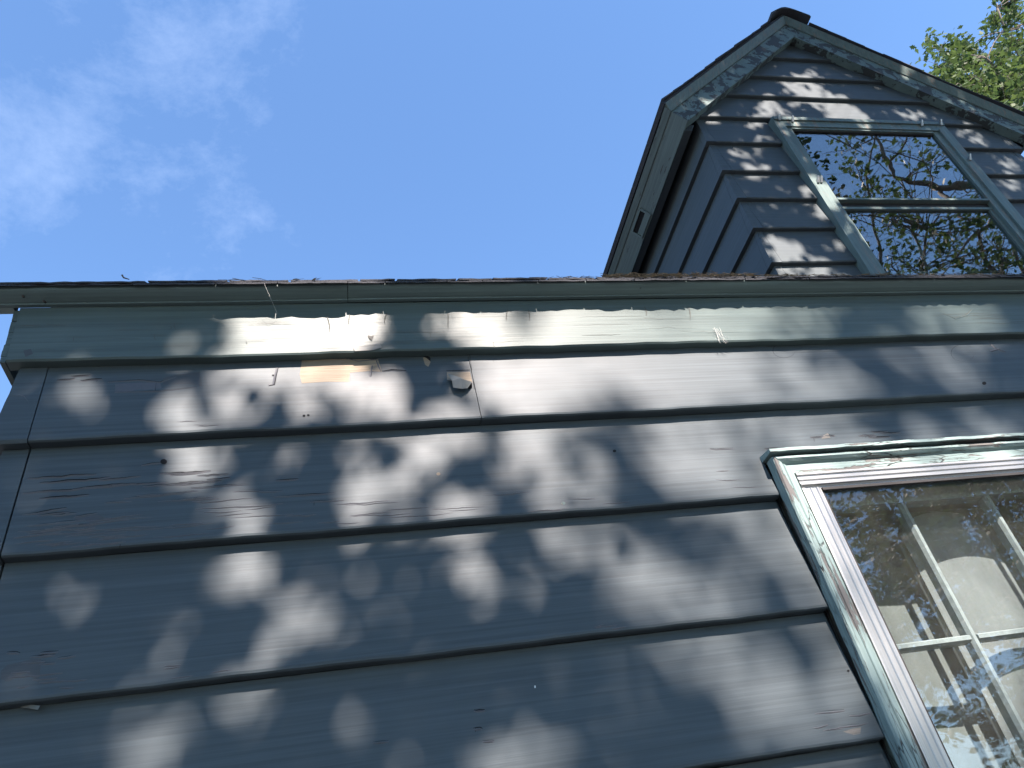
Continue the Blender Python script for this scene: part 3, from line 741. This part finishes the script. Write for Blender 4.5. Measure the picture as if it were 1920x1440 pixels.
cr.line([(203, 716), (260, 712), (300, 716), (330, 706)], 1.6); cr.line([(215, 735), (292, 733), (370, 725)], 1.4); cr.line([(293, 718), (291, 732)], 1.4)
cr.line([(265, 872), (285, 868), (303, 867)], 2.0); cr.line([(420, 668), (460, 667), (482, 664)], 1.2)
for cx, cy, rx, ry in ((1470, 657, 21, 14), (1805, 662, 22, 16)):
    cr.line([(cx + rx * math.cos(a), cy + ry * math.sin(a)) for a in np.linspace(.3, 5.6, 18)], 1.2, lip=False)
cr.line([(1855, 641), (1866, 652), (1874, 656), (1886, 660)], 2.4); cr.line([(1874, 655), (1858, 660)], 2.2)
cr.line([(717, 696), (735, 693), (762, 695)], 4.5); cr.line([(648, 671), (672, 676), (706, 673), (716, 696)], 3.4); cr.line([(837, 695), (860, 695), (881, 694)], 4.5)
cr.line([(640, 668), (655, 668), (664, 670)], 3); cr.line([(700, 686), (696, 706)], 1.2)
cr.line([(60, 764), (44, 745), (26, 740)], 1.2); cr.line([(14, 800), (40, 790), (52, 784)], 3.0); cr.line([(40, 790), (44, 802)], 2.4)
o = cr.d.build('cracks_and_dark_marks', m_slit, wall); o['kind'] = 'stuff'
o = cr.l.build('lifted_paint', m_lip, wall); o['kind'] = 'stuff'
def patch(name, px, mat, lift=.0005, pt=wall_pt, parent=wall):
    P = [pt(u, v, lift) for u, v in px]
    # densify so the sheet follows the board
    return mesh_obj(name, P, [tuple(range(len(P)))], mat, parent)
patch('bare_patch', [(567, 669), (600, 667), (645, 669), (650, 674), (709, 674), (716, 697), (690, 696), (656, 699), (655, 716), (610, 716), (566, 719), (562, 703)], m_bare)
patch('bare_patch', [(793, 671), (800, 668), (806, 672), (807, 680), (803, 688), (797, 684)], m_bare)
patch('paint_hole', [(792, 668), (799, 666), (807, 671), (807, 678), (800, 672)], m_slit, .0008)
patch('bare_patch', [(838, 698), (881, 697), (886, 718), (838, 713)], m_bare)
patch('paint_hole', [(877, 722), (885, 719), (885, 728), (878, 731)], m_slit, .0010)
patch('old_paint_patch', [(306, 709), (330, 703), (375, 697), (379, 724), (350, 720), (306, 722)], m_oldpaint)
patch('old_paint_patch', [(216, 720), (300, 716), (303, 728), (216, 737)], m_lip, .0004)
patch('old_paint_patch', [(140, 968), (180, 965), (196, 970), (200, 988), (165, 990), (168, 978), (142, 977)], m_oldpaint)
patch('old_paint_patch', [(2, 1258), (14, 1247), (60, 1236), (78, 1236), (72, 1285), (40, 1300), (2, 1306)], m_oldpaint)
patch('old_paint_patch', [(1543, 817), (1552, 812), (1557, 821), (1540, 823)], m_bare_grey)
patch('old_paint_patch', [(1580, 1372), (1600, 1366), (1625, 1362), (1645, 1372), (1600, 1378)], m_bare_grey)
def spot(u, v, r, mat, pt=wall_pt, sx=1.3): patch('knot_hole' if mat is m_slit else 'paint_fleck', [(u + r * sx * math.cos(a), v + r * math.sin(a)) for a in np.linspace(0, 5.6, 9)], mat, .001, pt)
for u, v, r in ((307, 866, 5), (1152, 846, 2.6), (1845, 719, 3.2), (570, 780, 2), (578, 779, 2), (512, 704, 1.5), (1590, 1258, 2)): spot(u, v, r, m_slit)
spot(1056, 944, 3.2, m_trim); spot(1003, 1288, 2.6, m_web, wall_pt, .6); spot(822, 889, 3, m_bare)
# the curled flake hanging by its lower edge
def W3(u, v, l): return wall_pt(u, v, l)
v = [W3(838, 712, .001), W3(858, 716, .002), W3(884, 718, .001), W3(846, 722, .016), W3(862, 721, .022), W3(884, 722, .012), W3(849, 733, .012), W3(864, 737, .016), W3(876, 733, .010), W3(838, 706, .012), W3(852, 714, .018), W3(870, 716, .012)]
mesh_obj('paint_curl', v, [(0, 1, 4, 3), (1, 2, 5, 4), (3, 4, 7, 6), (4, 5, 8, 7), (9, 10, 3), (10, 11, 4, 3)], m_flake, wall)
v = [W3(35, 1326, .001), W3(60, 1324, .008), W3(80, 1328, .014), W3(76, 1336, .014), W3(58, 1331, .007)]
mesh_obj('paint_curl', v, [(0, 1, 4), (1, 2, 3, 4)], m_flake, wall)
# frieze: chips, brush-ridges and shadows of hanging curls drawn as flat dark strokes
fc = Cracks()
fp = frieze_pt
fc.rand(440, 638, 1300, 655, 9, 30, 90, -.02, 31, fp); fc.rand(420, 600, 1000, 640, 6, 60, 130, -.01, 32, fp); fc.rand(1740, 590, 1900, 618, 9, 40, 130, -.03, 33, fp)
fc.rand(40, 600, 330, 660, 9, 20, 80, -.01, 34, fp); fc.rand(1000, 590, 1500, 630, 8, 60, 150, -.02, 35, fp)
fc.line([(1768, 587), (1790, 597), (1812, 590), (1822, 580)], 2.0, fp)
fc.line([(38, 611), (60, 611), (76, 610)], 3.0, fp)
patch('paint_chip', [(662, 652), (688, 648), (712, 644), (716, 652), (700, 657), (665, 659)], m_flake, .0012, fp, frz)
patch('paint_chip', [(689, 629), (697, 631), (701, 629), (697, 639), (692, 635)], m_bare_grey, .0012, fp, frz)
patch('paint_chip', [(44, 658), (58, 655), (62, 664), (48, 670)], m_oldpaint, .0012, fp, frz)
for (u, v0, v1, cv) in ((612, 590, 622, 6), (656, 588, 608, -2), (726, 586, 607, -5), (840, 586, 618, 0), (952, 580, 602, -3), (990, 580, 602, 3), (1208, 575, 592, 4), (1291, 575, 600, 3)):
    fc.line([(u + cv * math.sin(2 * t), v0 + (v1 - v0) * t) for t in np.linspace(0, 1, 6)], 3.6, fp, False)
o = fc.d.build('cracks_and_dark_marks', plain('fine_check', (.08, .085, .08), 1.), frz); o['kind'] = 'stuff'
o = fc.l.build('lifted_paint', m_frieze, frz); o['kind'] = 'stuff'
for u, v in ((44, 556), (247, 549), (83, 565), (1200, 540)):
    p = on_y(u, v, 1.3675); 
    q = MB().tube([p + np.array([0, -.0035, -.002]), p + np.array([0, .008, .004])], [.0024, .0024], 8).build('nail_head', m_nail); part(q)

# ------------------------------------------------------------------ litter on the roof edge
nd = MB(); rr = random.Random(5)
def litter(u0, u1, n, hmax):
    for _ in range(n):
        u = rr.uniform(u0, u1); p = on_y(u, 523, 1.343); y = 1.343 + rr.uniform(-.004, .03)
        z = roof_z(y) + .009 + rr.uniform(0, hmax); a = rr.gauss(0, .5); L_ = rr.uniform(.015, .05)
        d = np.array([math.cos(a), math.sin(a) * .5, rr.uniform(-.07, .07)]); c0 = np.array([p[0], y, z])
        nd.tube([c0 - d * L_ / 2, c0 + np.array([0, 0, rr.uniform(-.002, .004)]), c0 + d * L_ / 2], [.0007, .0009, .0004], 4)
litter(1140, 1430, 330, .012); litter(1430, 1900, 160, .004); litter(400, 600, 30, .001); litter(1000, 1140, 20, .003)
o = nd.build('dry_needles', m_needle); tag(o, 'tan mat of dry needles lodged along the shingle edge below the dormer', 'needles', kind='stuff')
p = on_y(231, 524, 1.343)
o = MB().tube([p + np.array([-.004, 0, .014]), p + np.array([0, 0, .006]), p + np.array([.012, .002, .002])], [.0022, .0018, .001], 5).build('twig', m_bark)
tag(o, 'tiny dark twig standing up on the shingles near the left end', 'twig')
def thread(px, y, label):
    pts = [on_y(u, v, yy) for (u, v), yy in zip(px, y)]
    o = MB().tube(pts, [.00022] * len(pts), 4).build('cobweb', m_web); tag(o, label, 'cobweb')
thread([(495, 531), (506, 556), (520, 588)], (1.34, 1.35, 1.385), 'single cobweb thread slanting from the shingles to the frieze board')
wb_ = MB(); rr = random.Random(9)
for _ in range(14):
    a = frieze_pt(rr.uniform(1335, 1350), rr.uniform(615, 640), .004); b2 = frieze_pt(rr.uniform(1345, 1375), rr.uniform(637, 646), .003); wb_.tube([a, (a + b2) / 2 + np.array([0, -.002, -.002]), b2], [.00025] * 3, 4)
tag(wb_.build('cobweb', m_web), 'wispy torn cobweb clinging under the frieze board right of centre', 'cobweb')

# ------------------------------------------------------------------ trees
LEAF = np.array([(0, 0, 0), (.16, .10, .01), (.30, .07, .02), (.34, .24, .015), (.50, .14, .03), (.58, .27, .02), (.74, .12, .03), (1.0, 0, .0),
                 (.74, -.12, .03), (.58, -.27, .02), (.50, -.14, .03), (.34, -.24, .015), (.30, -.07, .02), (.16, -.10, .01)])
LEAF_SIMPLE = np.array([(0, 0, 0), (.3, .24, .03), (.62, .26, .03), (1, 0, 0), (.62, -.26, .03), (.3, -.24, .03)])
def leaves_mesh(name, pos, size, mat, parent, shape=LEAF, droop=.25, r=rng):
    n = len(pos); k = len(shape)
    a = r.uniform(0, 2 * math.pi, n); el = r.normal(-droop, .55, n); ro = r.normal(0, .8, n)
    ca, sa_, ce, se = np.cos(a), np.sin(a), np.cos(el), np.sin(el)
    ex = np.stack([ca * ce, sa_ * ce, se], 1); side = np.stack([-sa_, ca, np.zeros(n)], 1); up = np.cross(ex, side)
    ey = side * np.cos(ro)[:, None] + up * np.sin(ro)[:, None]; ez = np.cross(ex, ey)
    V = pos[:, None, :] + size[:, None, None] * ((shape[None, :, 0, None] - .5) * ex[:, None, :] + shape[None, :, 1, None] * 1.25 * ey[:, None, :] + shape[None, :, 2, None] * ez[:, None, :])
    V = V.reshape(-1, 3)
    me = bpy.data.meshes.new(name); me.vertices.add(n * k); me.vertices.foreach_set('co', V.ravel())
    me.loops.add(n * k); me.loops.foreach_set('vertex_index', np.arange(n * k))
    me.polygons.add(n); me.polygons.foreach_set('loop_start', np.arange(n) * k)
    me.polygons.foreach_set('loop_total', np.full(n, k)); me.update(calc_edges=True); me.materials.append(mat)
    o = bpy.data.objects.new(name, me); COL.objects.link(o); o.parent = parent; return o
def limb(mb, a, b, r0, r1, seed, bend=.08, n=7, k=7):
    rr = np.random.default_rng(seed); a = np.asarray(a, float); b = np.asarray(b, float); L_ = np.linalg.norm(b - a)
    off = rr.normal(0, bend * L_, 3); pts = []; rad = []
    for j in range(n + 1):
        t = j / n; p = a + (b - a) * t + off * math.sin(math.pi * t) + rr.normal(0, .012 * L_, 3) * (0 < j < n); pts.append(p); rad.append(r0 + (r1 - r0) * t ** .8)
    mb.tube(pts, rad, k); return pts, rad
def make_tree(label, base, top, limbs, clusters, leaves_per, spread, lsize, lmat, seed, trunk_r=.22, extra=None, shape=LEAF, keep=None, group=None, cat='tree', twig_r=.012):
    rr = np.random.default_rng(seed)
    root = empty('tree', (0, 0, 0), label, cat, group)
    tb = MB(); nodes = []
    pts, rad = limb(tb, base, top, trunk_r, trunk_r * .55, seed, .02, 9, 10); nodes += list(zip(pts[4:], rad[4:]))
    for j, (f0, e) in enumerate(limbs):
        st = pts[int(f0 * (len(pts) - 1))]; r0 = trunk_r * (.5 - .25 * f0)
        p2, r2 = limb(tb, st, e, r0, r0 * .22, seed * 31 + j, .07, 9, 8); nodes += list(zip(p2[1:], r2[1:]))
    P = np.array([q[0] for q in nodes]); pos = []
    for j, cl in enumerate(clusters):
        cpos = np.asarray(cl[:3], float); sp = cl[3] if len(cl) > 3 else spread
        k0 = int(np.argmin(np.linalg.norm(P - cpos, axis=1) + .25 * np.maximum(0, P[:, 2] - cpos[2])))
        p2, r2 = limb(tb, P[k0], cpos, min(nodes[k0][1] * .6, twig_r * 1.6), twig_r * .35, seed * 57 + j, .10, 5, 5)
        nl = int(leaves_per * (sp / spread) ** 2)
        for q in range(4):
            e = cpos + rr.normal(0, sp * .7, 3); limb(tb, p2[3 + q % 2], e, twig_r * .35, twig_r * .12, seed * 91 + j * 5 + q, .1, 4, 4)
            m_ = max(2, nl // 4); t = rr.uniform(.25, 1.05, m_)[:, None]
            pos.append(p2[3 + q % 2] + (e - p2[3 + q % 2]) * t + rr.normal(0, sp * .28, (m_, 3)))
    pos = np.concatenate(pos) if pos else np.zeros((0, 3))
    if extra is not None: pos = np.concatenate([pos, extra])
    if keep is not None: pos = pos[keep(pos)]
    tr = tb.build('trunk', m_bark, root, True)
    leaves_mesh('crown', pos, lsize * rr.uniform(.7, 1.25, len(pos)), lmat, root, shape, r=rr)
    return root

# --- tree over the viewer: its crown is carved along the sun to shape the dapples
# light patches the gaps are cut to make: (u, v, half width, half height, tilt, strength), measured on the wall and the dormer
BRIGHT = [
 (490, 615, 72, 60, 0, 1), (585, 615, 30, 50, 0, .75), (665, 615, 58, 55, 0, 1), (895, 610, 50, 50, 0, .6), (1085, 600, 60, 55, 0, 1), (1180, 600, 45, 45, 0, .8),
 (1320, 600, 110, 55, 0, .95), (1525, 595, 40, 45, 0, .5), (1785, 600, 55, 40, 0, .45),
 (1010, 705, 95, 62, 0, 1), (1190, 690, 140, 45, -.1, 1), (1340, 700, 110, 62, 0, 1), (1480, 715, 80, 45, .2, .75), (1560, 725, 60, 45, .3, .5), (1690, 650, 60, 25, .5, .3),
 (1800, 690, 70, 18, .6, .3), (350, 772, 42, 50, .2, .8), (440, 762, 40, 28, -.4, .8), (500, 690, 60, 24, 0, .6), (550, 705, 34, 38, .2, .55), (620, 688, 70, 34, 0, .85), (545, 720, 20, 40, .4, .5),
 (722, 745, 36, 50, .2, .65), (650, 782, 85, 26, 0, .6), (805, 770, 66, 24, -.1, .55), (150, 735, 40, 22, .3, .2),
 (375, 850, 55, 20, 0, .5), (545, 838, 40, 14, 0, .3), (695, 895, 52, 66, .4, .85), (770, 835, 70, 44, .2, .65), (870, 812, 120, 20, 0, .5), (1010, 820, 90, 34, 0, .75), (1010, 870, 50, 30, 0, .3),
 (820, 960, 80, 30, -.2, .4), (1040, 955, 50, 40, 0, .4), (1330, 805, 130, 32, -.06, .9), (1310, 870, 100, 55, .2, .8), (1400, 905, 50, 35, 0, .55), (1540, 790, 90, 20, 0, .6), (450, 968, 52, 36, .2, .6), (1080, 905, 40, 60, .2, .4),
 (472, 1055, 48, 34, 0, .9), (600, 1085, 66, 28, 0, .6), (565, 1150, 72, 56, .2, .95), (500, 1205, 72, 26, -.3, .6), (290, 1250, 28, 34, 0, .4), (875, 1060, 32, 52, -.4, .6), (930, 1105, 30, 44, -.3, .6), (715, 1140, 44, 38, 0, .3),
 (1215, 1085, 62, 62, 0, .65), (1095, 1010, 60, 34, 0, .35), (1290, 1110, 60, 44, 0, .45), (1470, 1000, 60, 30, 0, .3), (146, 1115, 52, 26, -.05, .95), (205, 1110, 10, 12, 0, .4), (330, 1190, 50, 24, -.5, .3),
 (252, 1400, 66, 62, .2, 1), (320, 1335, 46, 38, 0, .4), (440, 1310, 60, 24, -.3, .3), (970, 1405, 52, 50, .3, .5), (1060, 1395, 40, 20, 0, .25), (680, 1330, 30, 30, 0, .2),
 (1420, 1295, 70, 76, -.3, .5), (1490, 1345, 80, 38, 0, .5), (1330, 1205, 80, 28, 0, .4), (1600, 1300, 40, 80, 0, .4), (1370, 1120, 60, 40, 0, .3),
 # the window: head, frame and the shade behind it
 (1560, 870, 110, 40, 0, .9), (1700, 850, 120, 40, 0, .6), (1850, 840, 90, 50, 0, .7), (1530, 1000, 60, 110, .3, .9), (1620, 1180, 60, 120, .3, .75), (1690, 1100, 60, 110, .2, .8), (1800, 1040, 90, 110, .2, 1), (1880, 1180, 70, 80, .2, .7), (1740, 1300, 60, 70, 0, .5), (1850, 1340, 70, 60, 0, .7), (1780, 1420, 90, 40, 0, .5), (1730, 900, 160, 60, 0, .75),
]
BRIGHT_D = [
 (1508, 143, 36, 9, .1, .75), (1530, 165, 38, 16, .3, .8), (1500, 168, 14, 12, 0, .5), (1572, 190, 30, 12, .3, .7), (1590, 208, 44, 14, .25, 1), (1545, 196, 26, 9, .3, .6), (1602, 232, 22, 8, .4, .9), (1445, 196, 22, 12, .4, .45), (1408, 213, 26, 6, 0, .45),
 (1440, 258, 20, 8, .1, .7), (1402, 306, 22, 9, .2, .8), (1400, 278, 18, 5, 0, .35), (1462, 342, 12, 5, 0, .3), (1511, 357, 7, 12, .2, .7), (1538, 362, 12, 20, .4, .6), (1545, 392, 16, 12, 0, .5), (1562, 366, 16, 26, .5, 1), (1585, 352, 10, 10, 0, .6),
 (1470, 458, 26, 22, .4, .95), (1445, 480, 20, 16, 0, .7), (1535, 483, 34, 8, -.1, .8), (1568, 452, 18, 5, .2, .5), (1490, 508, 30, 9, 0, .9), (1560, 512, 44, 9, 0, .9), (1605, 430, 12, 14, .4, .7), (1622, 445, 10, 14, .5, .7), (1480, 228, 14, 6, 0, .8), (1500, 236, 10, 6, 0, .6),
 (1720, 206, 28, 8, .2, .45), (1822, 247, 30, 8, .2, .5), (1698, 150, 10, 4, .4, .9), (1716, 162, 9, 4, .4, .9), (1740, 175, 10, 4, .4, .6), (1900, 330, 20, 10, 0, .3), (1880, 300, 20, 6, 0, .3), (1660, 373, 30, 5, 0, .9), (1580, 371, 20, 5, 0, .8), (1330, 205, 16, 6, 0, .3), (1760, 376, 30, 5, 0, .4),
]
BRIGHT += [(1085, 690, 90, 55, 0, 1), (1560, 900, 130, 60, 0, .9), (1760, 900, 150, 70, 0, .85), (1880, 960, 90, 120, 0, .9), (1640, 1060, 110, 110, 0, .8), (1800, 1150, 110, 130, 0, .85), (1860, 1330, 90, 110, 0, .75), (1740, 1330, 70, 100, 0, .6)]
BRIGHT = [(a, b, ra * 1.03 + 7, rb * 1.03 + 7, t, min(1, s ** .7)) for a, b, ra, rb, t, s in BRIGHT]
BRIGHT_D = [(a, b, ra + 6, rb + 4, t, min(1, s ** .65)) for a, b, ra, rb, t, s in BRIGHT_D]
def bright_at(P, table, y):
    """strength of the gap a point of the crown belongs to, following the sun down to the wall"""
    t = (y - P[:, 1]) / -SUN[1]; Q_ = P - SUN[None, :] * t[:, None]
    c = (Q_ - np.array([0, 0, CAM_Z])) @ ROT; u = 960 + FPX * c[:, 0] / -c[:, 2]; v = 720 - FPX * c[:, 1] / -c[:, 2]
    sc_ = 1. if y < 2 else .5
    u, v = (u + sc_ * (16 * np.sin(v / (27 * sc_) + u / 71) + 9 * np.sin(u / (17 * sc_) + v / (11 * sc_)) + 6 * np.sin(u / (6 * sc_) - v / (9 * sc_))),
            v + sc_ * (13 * np.sin(u / (23 * sc_) + 1.3) + 8 * np.sin(v / (13 * sc_) - u / (19 * sc_)) + 6 * np.sin(u / (8 * sc_) + v / (5 * sc_))))
    out = np.zeros(len(P))
    for (a, b, ra, rb, tl_, s) in table:
        ct, st = math.cos(tl_), math.sin(tl_); du, dv = u - a, v - b
        e = ((du * ct + dv * st) / ra) ** 2 + ((-du * st + dv * ct) / rb) ** 2
        out = np.maximum(out, s * np.clip((1.55 - e) / .7, 0, 1))
    return out, Q_
def sun_keep(P):
    b1, q1 = bright_at(P, BRIGHT, 1.40); b2, q2 = bright_at(P, BRIGHT_D, 2.49)
    main = q1[:, 2] < 2.875
    b = np.where(main, b1, b2); return rng.uniform(0, 1, len(P)) < np.minimum(1, -np.log(np.clip(b, .012, 1)) / 4.2)
n1 = 46000
wx = rng.uniform(-1.7, 4.6, n1); wz = rng.uniform(.6, 2.95, n1); dist = np.where(wx < .35 + rng.normal(0, .12, n1), rng.uniform(4.8, 7.8, n1), rng.uniform(8.5, 12.5, n1))
E1 = np.stack([wx, np.full(n1, 1.4), wz], 1) + SUN[None, :] * dist[:, None]
n2 = 38000
wx = rng.uniform(1.7, 5.2, n2); wz = rng.uniform(3.5, 7.1, n2); dist = rng.uniform(3.2, 6.0, n2)
E2 = np.stack([wx, np.full(n2, 2.5), wz], 1) + SUN[None, :] * dist[:, None]
n3 = 26000
wx = rng.uniform(-5, 7, n3); wz = rng.uniform(-7, .6, n3); dist = rng.uniform(7.5, 11.5, n3)
E3 = np.stack([wx, np.full(n3, 1.4), wz], 1) + SUN[None, :] * dist[:, None]
extra = np.concatenate([E1, E2, E3[E3[:, 2] > 4]])  # leaves strewn along sun rays, added for the shade they cast
def keepA(P): return sun_keep(P) & (P[:, 1] < 1.3) & (P[:, 2] > 4.0)
clA = []
rr = np.random.default_rng(3)
for _ in range(60):
    a = rr.uniform(0, 2 * math.pi); r = math.sqrt(rr.uniform(0, 1)); clA.append((2.0 + 4.6 * r * math.cos(a), -4.0 + 3.6 * r * math.sin(a), 8.4 + rr.uniform(-1.6, 1.8)))
make_tree('spreading oak above the viewer, its dappled shadow thrown on the clapboards', (.4, -7.6, 0), (.8, -6.2, 6.2),
          [(.75, (-1.2, -3.6, 8.0)), (.85, (.15, -2.9, 8.9)), (.95, (3.6, -2.2, 9.4)), (1., (4.8, -4.5, 9.6)), (.9, (-1.6, -7.5, 8.6)), (1., (1.5, -8.2, 10))],
          clA, 110, .42, .072, m_leaf_a, 11, .24, extra, LEAF_SIMPLE, keepA)

# --- tree to the right front: seen mirrored in the dormer panes and in the lower window
def mirrored(u, v, y, glass_y=2.497):
    d = ray(u, v); t = (2 * glass_y - y) / d[1]; return np.array([d[0] * t, y, CAM_Z + d[2] * t])
clB = []
rr = np.random.default_rng(21)
for (u, v, n, su, sv) in ((1590, 268, 9, 45, 18), (1620, 300, 4, 35, 14), (1745, 296, 4, 22, 10), (1780, 285, 5, 25, 14), (1640, 352, 4, 30, 8), (1700, 270, 2, 25, 10), (1815, 330, 3, 20, 12),
                          (1640, 405, 6, 40, 12), (1720, 410, 7, 40, 12), (1800, 420, 7, 40, 20), (1860, 440, 9, 40, 30), (1820, 490, 8, 60, 20), (1700, 490, 7, 40, 18), (1890, 500, 8, 40, 20), (1760, 455, 5, 30, 16)):
    for _ in range(n if v > 380 else (2 * n + 2) // 3): clB.append((*mirrored(u + rr.normal(0, su * .6), v + rr.normal(0, sv * .6), rr.uniform(-4.6, -1.6)), rr.uniform(.26, .42)))
for _ in range(60): clB.append((rr.uniform(6.5, 15), rr.uniform(-9, -5), rr.uniform(4.2, 9.5), .6))
limbsB = [(.55, (7.2, -6.5, 7.4)), (.75, mirrored(1690, 335, -3.4)), (.9, mirrored(1640, 262, -3.0)), (.8, mirrored(1850, 340, -3.2)), (.7, mirrored(1740, 430, -2.8)), (.65, mirrored(1880, 470, -3.6)), (.6, (13.5, -7, 8.2)), (1., (10.5, -6.5, 14))]
def limb_path(px, y, r0, r1, root_name='branch'):
    pts = [mirrored(u, v, yy) for (u, v), yy in zip(px, y)]; fine = []
    for a, b in zip(pts[:-1], pts[1:]):
        for t in (0, .33, .67): fine.append(a + (b - a) * t + rng.normal(0, .03, 3))
    fine.append(pts[-1]); n = len(fine); return fine, [r0 + (r1 - r0) * j / (n - 1) for j in range(n)]
treeB = make_tree('open-crowned oak to the right, mirrored in the dormer window panes', (10.8, -6.8, 0), (10.4, -5.2, 9.2), limbsB, clB, 26, .36, .12, m_leaf_a, 5, .26, twig_r=.02)
for pth, r0, r1 in (([(1935, 325), (1865, 338), (1805, 350), (1755, 350), (1720, 340), (1678, 332), (1668, 305), (1640, 262), (1625, 235)], .085, .02), ([(1755, 350), (1770, 365), (1790, 385), (1830, 420)], .05, .02), ([(1668, 305), (1690, 275), (1700, 240)], .03, .01), ([(1935, 400), (1860, 410), (1830, 440), (1790, 490)], .04, .015), ([(1880, 520), (1850, 480), (1835, 430)], .05, .02)):
    fp_, fr_ = limb_path(pth, np.linspace(-3.6, -2.8, len(pth)), r0, r1)
    MB().tube(fp_, fr_, 8).build('branch', m_bark, treeB, True)

# --- tree behind the house, showing past the dormer's right slope
clC = []
rr = np.random.default_rng(8)
for (u, v, n, su, sv) in ((1790, 95, 6, 26, 16), (1825, 125, 7, 34, 20), (1880, 120, 8, 30, 26), (1890, 70, 5, 24, 12), (1870, 45, 2, 14, 6), (1775, 150, 4, 24, 14), (1850, 165, 7, 40, 14), (1900, 180, 8, 30, 18), (1800, 175, 5, 20, 10),
                          (1905, 10, 4, 22, 6), (1900, 225, 4, 26, 14), (1850, 205, 4, 30, 8), (1960, 120, 14, 40, 60), (1985, 30, 8, 40, 30), (1765, 148, 3, 8, 6), (2080, 120, 16, 60, 80)):
    for _ in range(n): clC.append((*on_y(u + rr.normal(0, su * .55), v + rr.normal(0, sv * .55), rr.uniform(5.0, 7.4)), rr.uniform(.20, .34)))
limbsC = [(.7, on_y(1790, 150, 6)), (.8, on_y(1850, 110, 5.6)), (.9, on_y(1870, 15, 6)), (.85, on_y(1800, 95, 6.2)), (.6, on_y(1880, 190, 6)), (1., on_y(2100, -60, 7))]
make_tree('light green tree behind the house, showing past the dormer roof', (17, 8.4, 0), (15.4, 7.8, 11.5), limbsC, clC, 95, .28, .115, m_leaf_c, 14, .26, twig_r=.016)

# --- trees across the yard, mirrored dimly in the lower window
def round_tree(label, x, y, h, seed, group='trees across the yard'):
    rr = np.random.default_rng(seed); cl = []
    for _ in range(70):
        d = rr.normal(0, 1, 3); d /= np.linalg.norm(d); r = rr.uniform(.5, 1) ** .6
        cl.append((x + 3.6 * r * d[0], y + 3.2 * r * d[1], h * .62 + h * .34 * r * d[2], .75))
    lim = [(.6 + .06 * j, (x + 2.4 * math.cos(j * 1.3), y + 2.4 * math.sin(j * 1.3), h * (.55 + .05 * j))) for j in range(6)]
    make_tree(label, (x, y, 0), (x + .3, y, h * .7), lim, cl, 130, .75, .2, m_leaf_a, seed, .28, shape=LEAF_SIMPLE, group='trees across the yard', twig_r=.03)
round_tree('tall leafy tree across the yard, mirrored at the left of the lower window', 7.5, -15, 10.5, 41)
round_tree('broad leafy tree across the yard, mirrored at the right of the lower window', 15.5, -13, 11, 42)
round_tree('leafy tree farthest back across the yard, mirrored between two nearer ones', 22, -18, 12, 43)

round_tree('leafy tree added on the left side of the yard to shade the clapboards from low light', -7.5, -8.5, 12, 44)  # this and the next: unseen trees added to dim the sky light
round_tree('leafy tree added straight across the yard behind the viewer to block sky light, beyond the overhanging oak', -1, -15, 12, 45)
